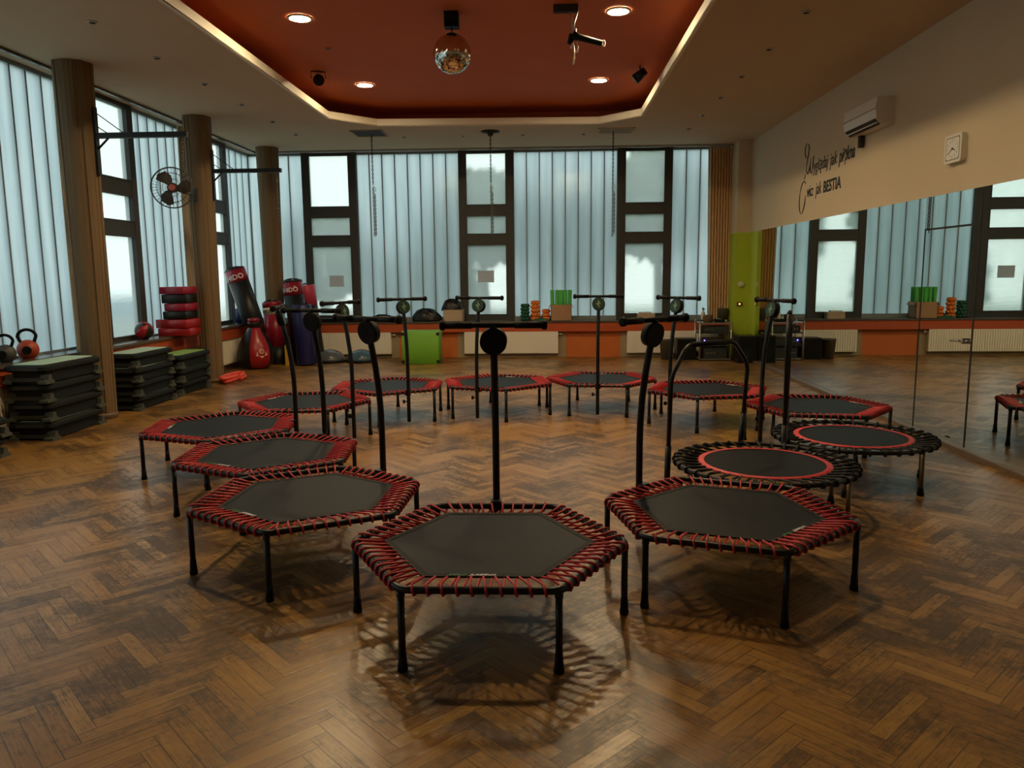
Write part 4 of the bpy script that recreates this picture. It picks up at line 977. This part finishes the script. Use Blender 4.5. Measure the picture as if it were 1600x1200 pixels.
for sx_ in (-1, 1):
    for z0_ in (0.02, 0.51):
        b = MB(); b.box((sx_*0.335-0.05*(sx_ > 0)-0.0, -0.226, z0_), (sx_*0.335+0.05*(sx_ < 0), -0.17, z0_+0.05)); b.build('corner_patch', 'vinyl_black', t)
for x, mt_, lb in ((-3.93, 'bosu_grey', 'grey half ball trainer lying left of its blue twin under the radiator'), (-3.355, 'bosu_blue', 'blue-grey half ball trainer lying on the floor left of the green cube')):
    t = thing('half_ball', lb, 'balance ball', (x, 13.92, 0), 0, 'half ball trainers under the back radiator')
    b = MB(); b.sphere((0, 0, 0.03), 0.265, 32, 10, sz=0.76, z0=0.0); b.build('dome', mt_, t)
    b = MB(); b.lathe([(0.27, 0), (0.285, 0.012), (0.285, 0.03), (0.262, 0.04)], n=32); b.build('base', 'black_rubber', t)
def soft_heap(b, c, sx_, sy_, sz_, seed, n=26, m=12):
    rnd = random.Random(seed); ph = [rnd.uniform(0, 6) for _ in range(6)]; rs = []
    for k in range(m+1):
        e = (PI/2)*k/m; row = []
        for i in range(n):
            a = 2*PI*i/n; q = 1+0.08*math.sin(3*a+ph[0])+0.06*math.sin(5*a+ph[1]+4*e)+0.05*math.sin(7*a+ph[2]-3*e)
            ce = max(math.cos(e), 0.001)
            row.append((c[0]+sx_*q*ce**0.7*math.cos(a), c[1]+sy_*q*ce**0.7*math.sin(a), c[2]+sz_*math.sin(e)*(1+0.12*math.sin(2*a+ph[3]))))
        rs.append(row)
    b.loft(rs)
def heap(name, x, sx_, sy_, sz_, mt_, label, cat, seed, z=SF, y_=14.67, strap=True):
    t = thing(name, label, cat, (x, y_, z)); b = MB(); soft_heap(b, (0, 0, 0), sx_, sy_, sz_, seed); b.build('bag_body', mt_, t)
    if strap: b = MB(); b.tube([(-sx_*0.5, -sy_*0.5, sz_*0.7), (-sx_*0.2, -sy_*0.7, sz_*1.1), (sx_*0.2, -sy_*0.7, sz_*1.1), (sx_*0.5, -sy_*0.5, sz_*0.7)], 0.010, 6); b.build('strap', 'black_rubber', t)
heap('duffel_bag', -2.27, 0.27, 0.12, 0.22, 'vinyl_black', 'long black sports bag slumped on the back sill beside the pale box', 'bag', 4)
heap('black_jacket', -3.10, 0.36, 0.11, 0.12, 'vinyl_black', 'low heap of black gear on the back sill right of the leftmost framed window', 'gear', 9, y_=14.70)
b = MB(); b.sphere((0, 0, 0.04), 0.045); tag(b.build('small_ball', 'vinyl_crimson', None, (-2.66, 14.62, SF)), 'small dark red ball at the right end of the black gear heap', 'ball')
t = thing('barbell_case', 'long thin black case lying along the left of the back sill', 'case', (-3.90, 14.60, SF))
b = MB(); b.bbox((-0.62, -0.05, 0), (0.45, 0.05, 0.075), 0.02); b.build('case_body', 'vinyl_black', t)
b = MB(); b.tube([(-0.15, -0.05, 0.05), (-0.12, -0.075, 0.06), (0.02, -0.075, 0.06), (0.05, -0.05, 0.05)], 0.007, 6); b.build('handle', 'black_rubber', t)
def open_box(b, w_, d_, h_, th=0.008):
    b.box((-w_/2, -d_/2, 0), (w_/2, d_/2, th)); b.box((-w_/2, -d_/2, 0), (w_/2, -d_/2+th, h_)); b.box((-w_/2, d_/2-th, 0), (w_/2, d_/2, h_)); b.box((-w_/2, -d_/2, 0), (-w_/2+th, d_/2, h_)); b.box((w_/2-th, -d_/2, 0), (w_/2, d_/2, h_))
t = thing('cardboard_box', 'pale cardboard box on the back sill with a black bag on top', 'box', (-1.73, 14.66, SF))
b = MB(); open_box(b, 0.37, 0.28, 0.22); b.build('box_body', 'cardboard_pale', t)
heap('backpack', -1.76, 0.19, 0.13, 0.20, 'vinyl_black', 'rounded black bag stuffed into the pale cardboard box', 'bag', 12, SF+0.20, 14.66)
def roller(x, r_, h_, mt_, label, y_=14.64):
    t = thing('massage_roller', label, 'roller', (x, y_, SF), 0, 'knobbly massage rollers on the back sill'); b = MB()
    b.cyl((0, 0, 0), (0, 0, h_), r_*0.78, n=18); rows = max(3, int(h_/0.062))
    for k in range(rows):
        for i in range(7): a = 2*PI*(i+0.5*(k % 2))/7; b.sphere((r_*0.72*math.cos(a), r_*0.72*math.sin(a), h_*(k+0.5)/rows), h_/rows*0.48, 8, 6)
    b.build('roller_body', mt_, t)
    b = MB(); b.lathe([(r_*0.5, h_-0.004), (r_*0.9, h_-0.002), (r_*0.9, h_+0.006), (r_*0.5, h_+0.006)], n=18, caps=True); b.build('end_rim', mt_, t)
roller(-0.375, 0.088, 0.31, 'foam_dark_green', 'dark green knobbly roller standing left of the orange ones')
roller(-0.185, 0.078, 0.37, 'foam_orange', 'tall orange knobbly roller standing beside the dark green one')
roller(0.02, 0.072, 0.21, 'foam_orange', 'short orange knobbly roller standing against the foam roller box')
heap('mesh_net', -0.07, 0.15, 0.04, 0.05, 'foam_dark_green', 'low dark green bundle lying before the orange rollers', 'bundle', 21, SF, 14.52, strap=False)
t = thing('cardboard_box', 'brown cardboard box on the back sill holding the green foam rollers', 'box', (0.305, 14.67, SF))
b = MB(); open_box(b, 0.39, 0.32, 0.30); b.build('box_body', 'cardboard', t)
for sx_ in (-1, 1):
    b = MB(); b.box((0, -0.155, -0.004), (0.07, 0.155, 0.004), mtx=Matrix.Translation((sx_*0.195, 0, 0.30)) @ Matrix.Rotation(R(60) if sx_ > 0 else R(120), 4, 'Y')); b.build('flap', 'cardboard', t)
k = 0
for yy in (14.594, 14.67, 14.746):
    for i in range(5):
        b = MB(); rs = []
        for z, r_ in ((0.012, 0.036), (0.57, 0.036), (0.572, 0.014), (0.52, 0.014)):
            rs.append([(r_*math.cos(2*PI*q/16), r_*math.sin(2*PI*q/16), z) for q in range(16)])
        b.loft(rs, caps=True)
        o = b.build('foam_roller', 'foam_green', None, (0.305-0.153+0.0765*i, yy, SF)); o.rotation_euler.y = -0.035 if i == 0 else (0.02 if i == 4 else 0)
        if i == 0: o.location.x += 0.002
        row = ('front', 'middle', 'back')[int(k/5)]; pos = ('leftmost', 'second from left', 'middle', 'second from right', 'rightmost')[i]; k += 1
        tag(o, '%s green foam roller in the %s row of the brown box' % (pos, row), 'foam roller', 'green foam rollers in the brown box')
t = thing('tissue_box', 'flat white box of papers on the sill under the right framed window', 'box', (1.90, 14.70, SF)); b = MB(); b.box((-0.16, -0.10, 0), (0.16, 0.10, 0.12)); b.build('box_body', 'cardboard_pale', t)
b = MB(); b.box((-0.12, -0.11, 0.12), (0.09, 0.07, 0.145), rz=0.1); b.build('papers', 'paper_white', t)
t = thing('spray_bottle', 'white spray bottle on the sill beside the tan curtain', 'bottle', (2.955, 14.62, SF))
b = MB(); b.lathe([(0.038, 0), (0.04, 0.02), (0.04, 0.12), (0.015, 0.16), (0.014, 0.18)], n=16); b.build('bottle_body', 'white_plastic', t)
b = MB(); b.box((-0.02, -0.012, 0.18), (0.03, 0.012, 0.205)); b.cyl((0, 0, 0.2), (0, 0, 0.225), 0.012); b.build('trigger', 'bosu_blue', t)
# metal rack with audio gear
t = thing('metal_rack', 'silver tube rack holding audio gear in the back right corner', 'rack', (3.02, 14.02, 0))
for sx_ in (-1, 1):
    for sy_ in (-1, 1):
        b = MB(); b.cyl((sx_*0.275, sy_*0.21, 0), (sx_*0.275, sy_*0.21, 0.69), 0.017, n=12); b.sphere((sx_*0.275, sy_*0.21, 0.69), 0.02, 10, 6); b.build('post', 'steel', t)
for z in (0.03, 0.27, 0.49, 0.67):
    b = MB(); b.box((-0.28, -0.215, z-0.01), (0.28, 0.215, z+0.006)); b.build('shelf', 'steel' if z in (0.03, 0.67) else 'step_end', t)
RK = (3.02, 14.02)
def gear(name, x0, x1, z, h_, label, led=False):
    t = thing(name, label, 'audio device', (RK[0], RK[1], z), 0, 'black audio devices on the rack')
    b = MB(); b.box((x0, -0.17, 0), (x1, 0.16, h_)); b.build('case', 'vinyl_black', t)
    b = MB(); b.box((x0+0.01, -0.175, 0.008), (x1-0.01, -0.169, h_-0.008)); b.build('front_panel', 'step_end', t)
    b = MB()
    for k in range(4): b.cyl((x0+0.06+k*0.045, -0.174, h_*0.5), (x0+0.06+k*0.045, -0.19, h_*0.5), 0.010, n=10)
    b.build('dial_knob', 'steel', t)
    if led: b = MB(); b.sphere((x0+0.045, -0.185, h_*0.7), 0.012, 10, 6); b.build('status_lamp', 'led_blue', t)['label'] = 'glowing blue lamp'
gear('amplifier', -0.23, 0.24, 0.496, 0.12, 'black amplifier with dials on the upper rack shelf')
gear('mixer', -0.23, 0.20, 0.276, 0.12, 'black device with a glowing blue lamp on the middle rack shelf', True)
gear('subwoofer_amplifier', -0.20, 0.22, 0.036, 0.20, 'tall black audio case on the bottom rack shelf')
t = thing('round_basket', 'round brown basket standing on the rack beside the spray bottle', 'basket', (2.93, 14.05, 0.676))
b = MB(); b.lathe([(0.075, 0), (0.085, 0.02), (0.09, 0.12), (0.08, 0.125), (0.075, 0.01)], n=20); b.build('basket_body', 'basket_brown', t)
t = thing('cable_tray', 'small dark tray with a chrome microphone head on the rack top', 'tray', (3.12, 14.03, 0.676))
b = MB(); open_box(b, 0.16, 0.16, 0.05); b.build('tray_body', 'vinyl_black', t)
b = MB(); b.sphere((-0.05, -0.03, 0.065), 0.024); b.cyl((-0.03, -0.03, 0.06), (0.06, 0.0, 0.04), 0.012); b.build('microphone', 'steel', t)
t = thing('plastic_tub', 'smoky translucent plastic tub on the rack against the green wall', 'tub', (3.40, 14.45, SF))
t.location = (3.30, 14.54, SF); b = MB(); b.lathe([(0.08, 0), (0.10, 0.20), (0.105, 0.21), (0.095, 0.20), (0.075, 0.01)], n=20); b.build('tub_body', 'smoked_plastic', t)
t = thing('waste_bin', 'tapered dark waste bin before the back right radiator', 'bin', (2.21, 14.08, 0))
b = MB(); b.lathe([(0.10, 0), (0.135, 0.345), (0.142, 0.35), (0.142, 0.36), (0.13, 0.36), (0.095, 0.02)], n=24); b.build('bin_body', 'smoked_plastic', t)
t = thing('speaker_box', 'low black box standing between the waste bin and the rack', 'speaker', (2.54, 14.10, 0)); b = MB(); b.box((-0.17, -0.16, 0), (0.17, 0.16, 0.385)); b.build('cabinet', 'vinyl_black', t)
b = MB(); b.box((-0.155, -0.168, 0.02), (0.155, -0.158, 0.365)); b.build('front_grille', 'black_rubber', t)
t = thing('loudspeaker', 'large black loudspeaker standing on the floor against the green wall', 'speaker', (3.49, 13.62, 0)); b = MB(); b.box((-0.155, -0.20, 0), (0.155, 0.20, 0.47)); b.build('cabinet', 'vinyl_black', t)
b = MB(); b.box((-0.145, -0.21, 0.02), (0.145, -0.198, 0.45)); b.build('front_grille', 'black_rubber', t)
b = MB(); b.cyl((0, -0.209, 0.16), (0, -0.213, 0.16), 0.09, n=20); b.build('woofer', 'step_dark', t)
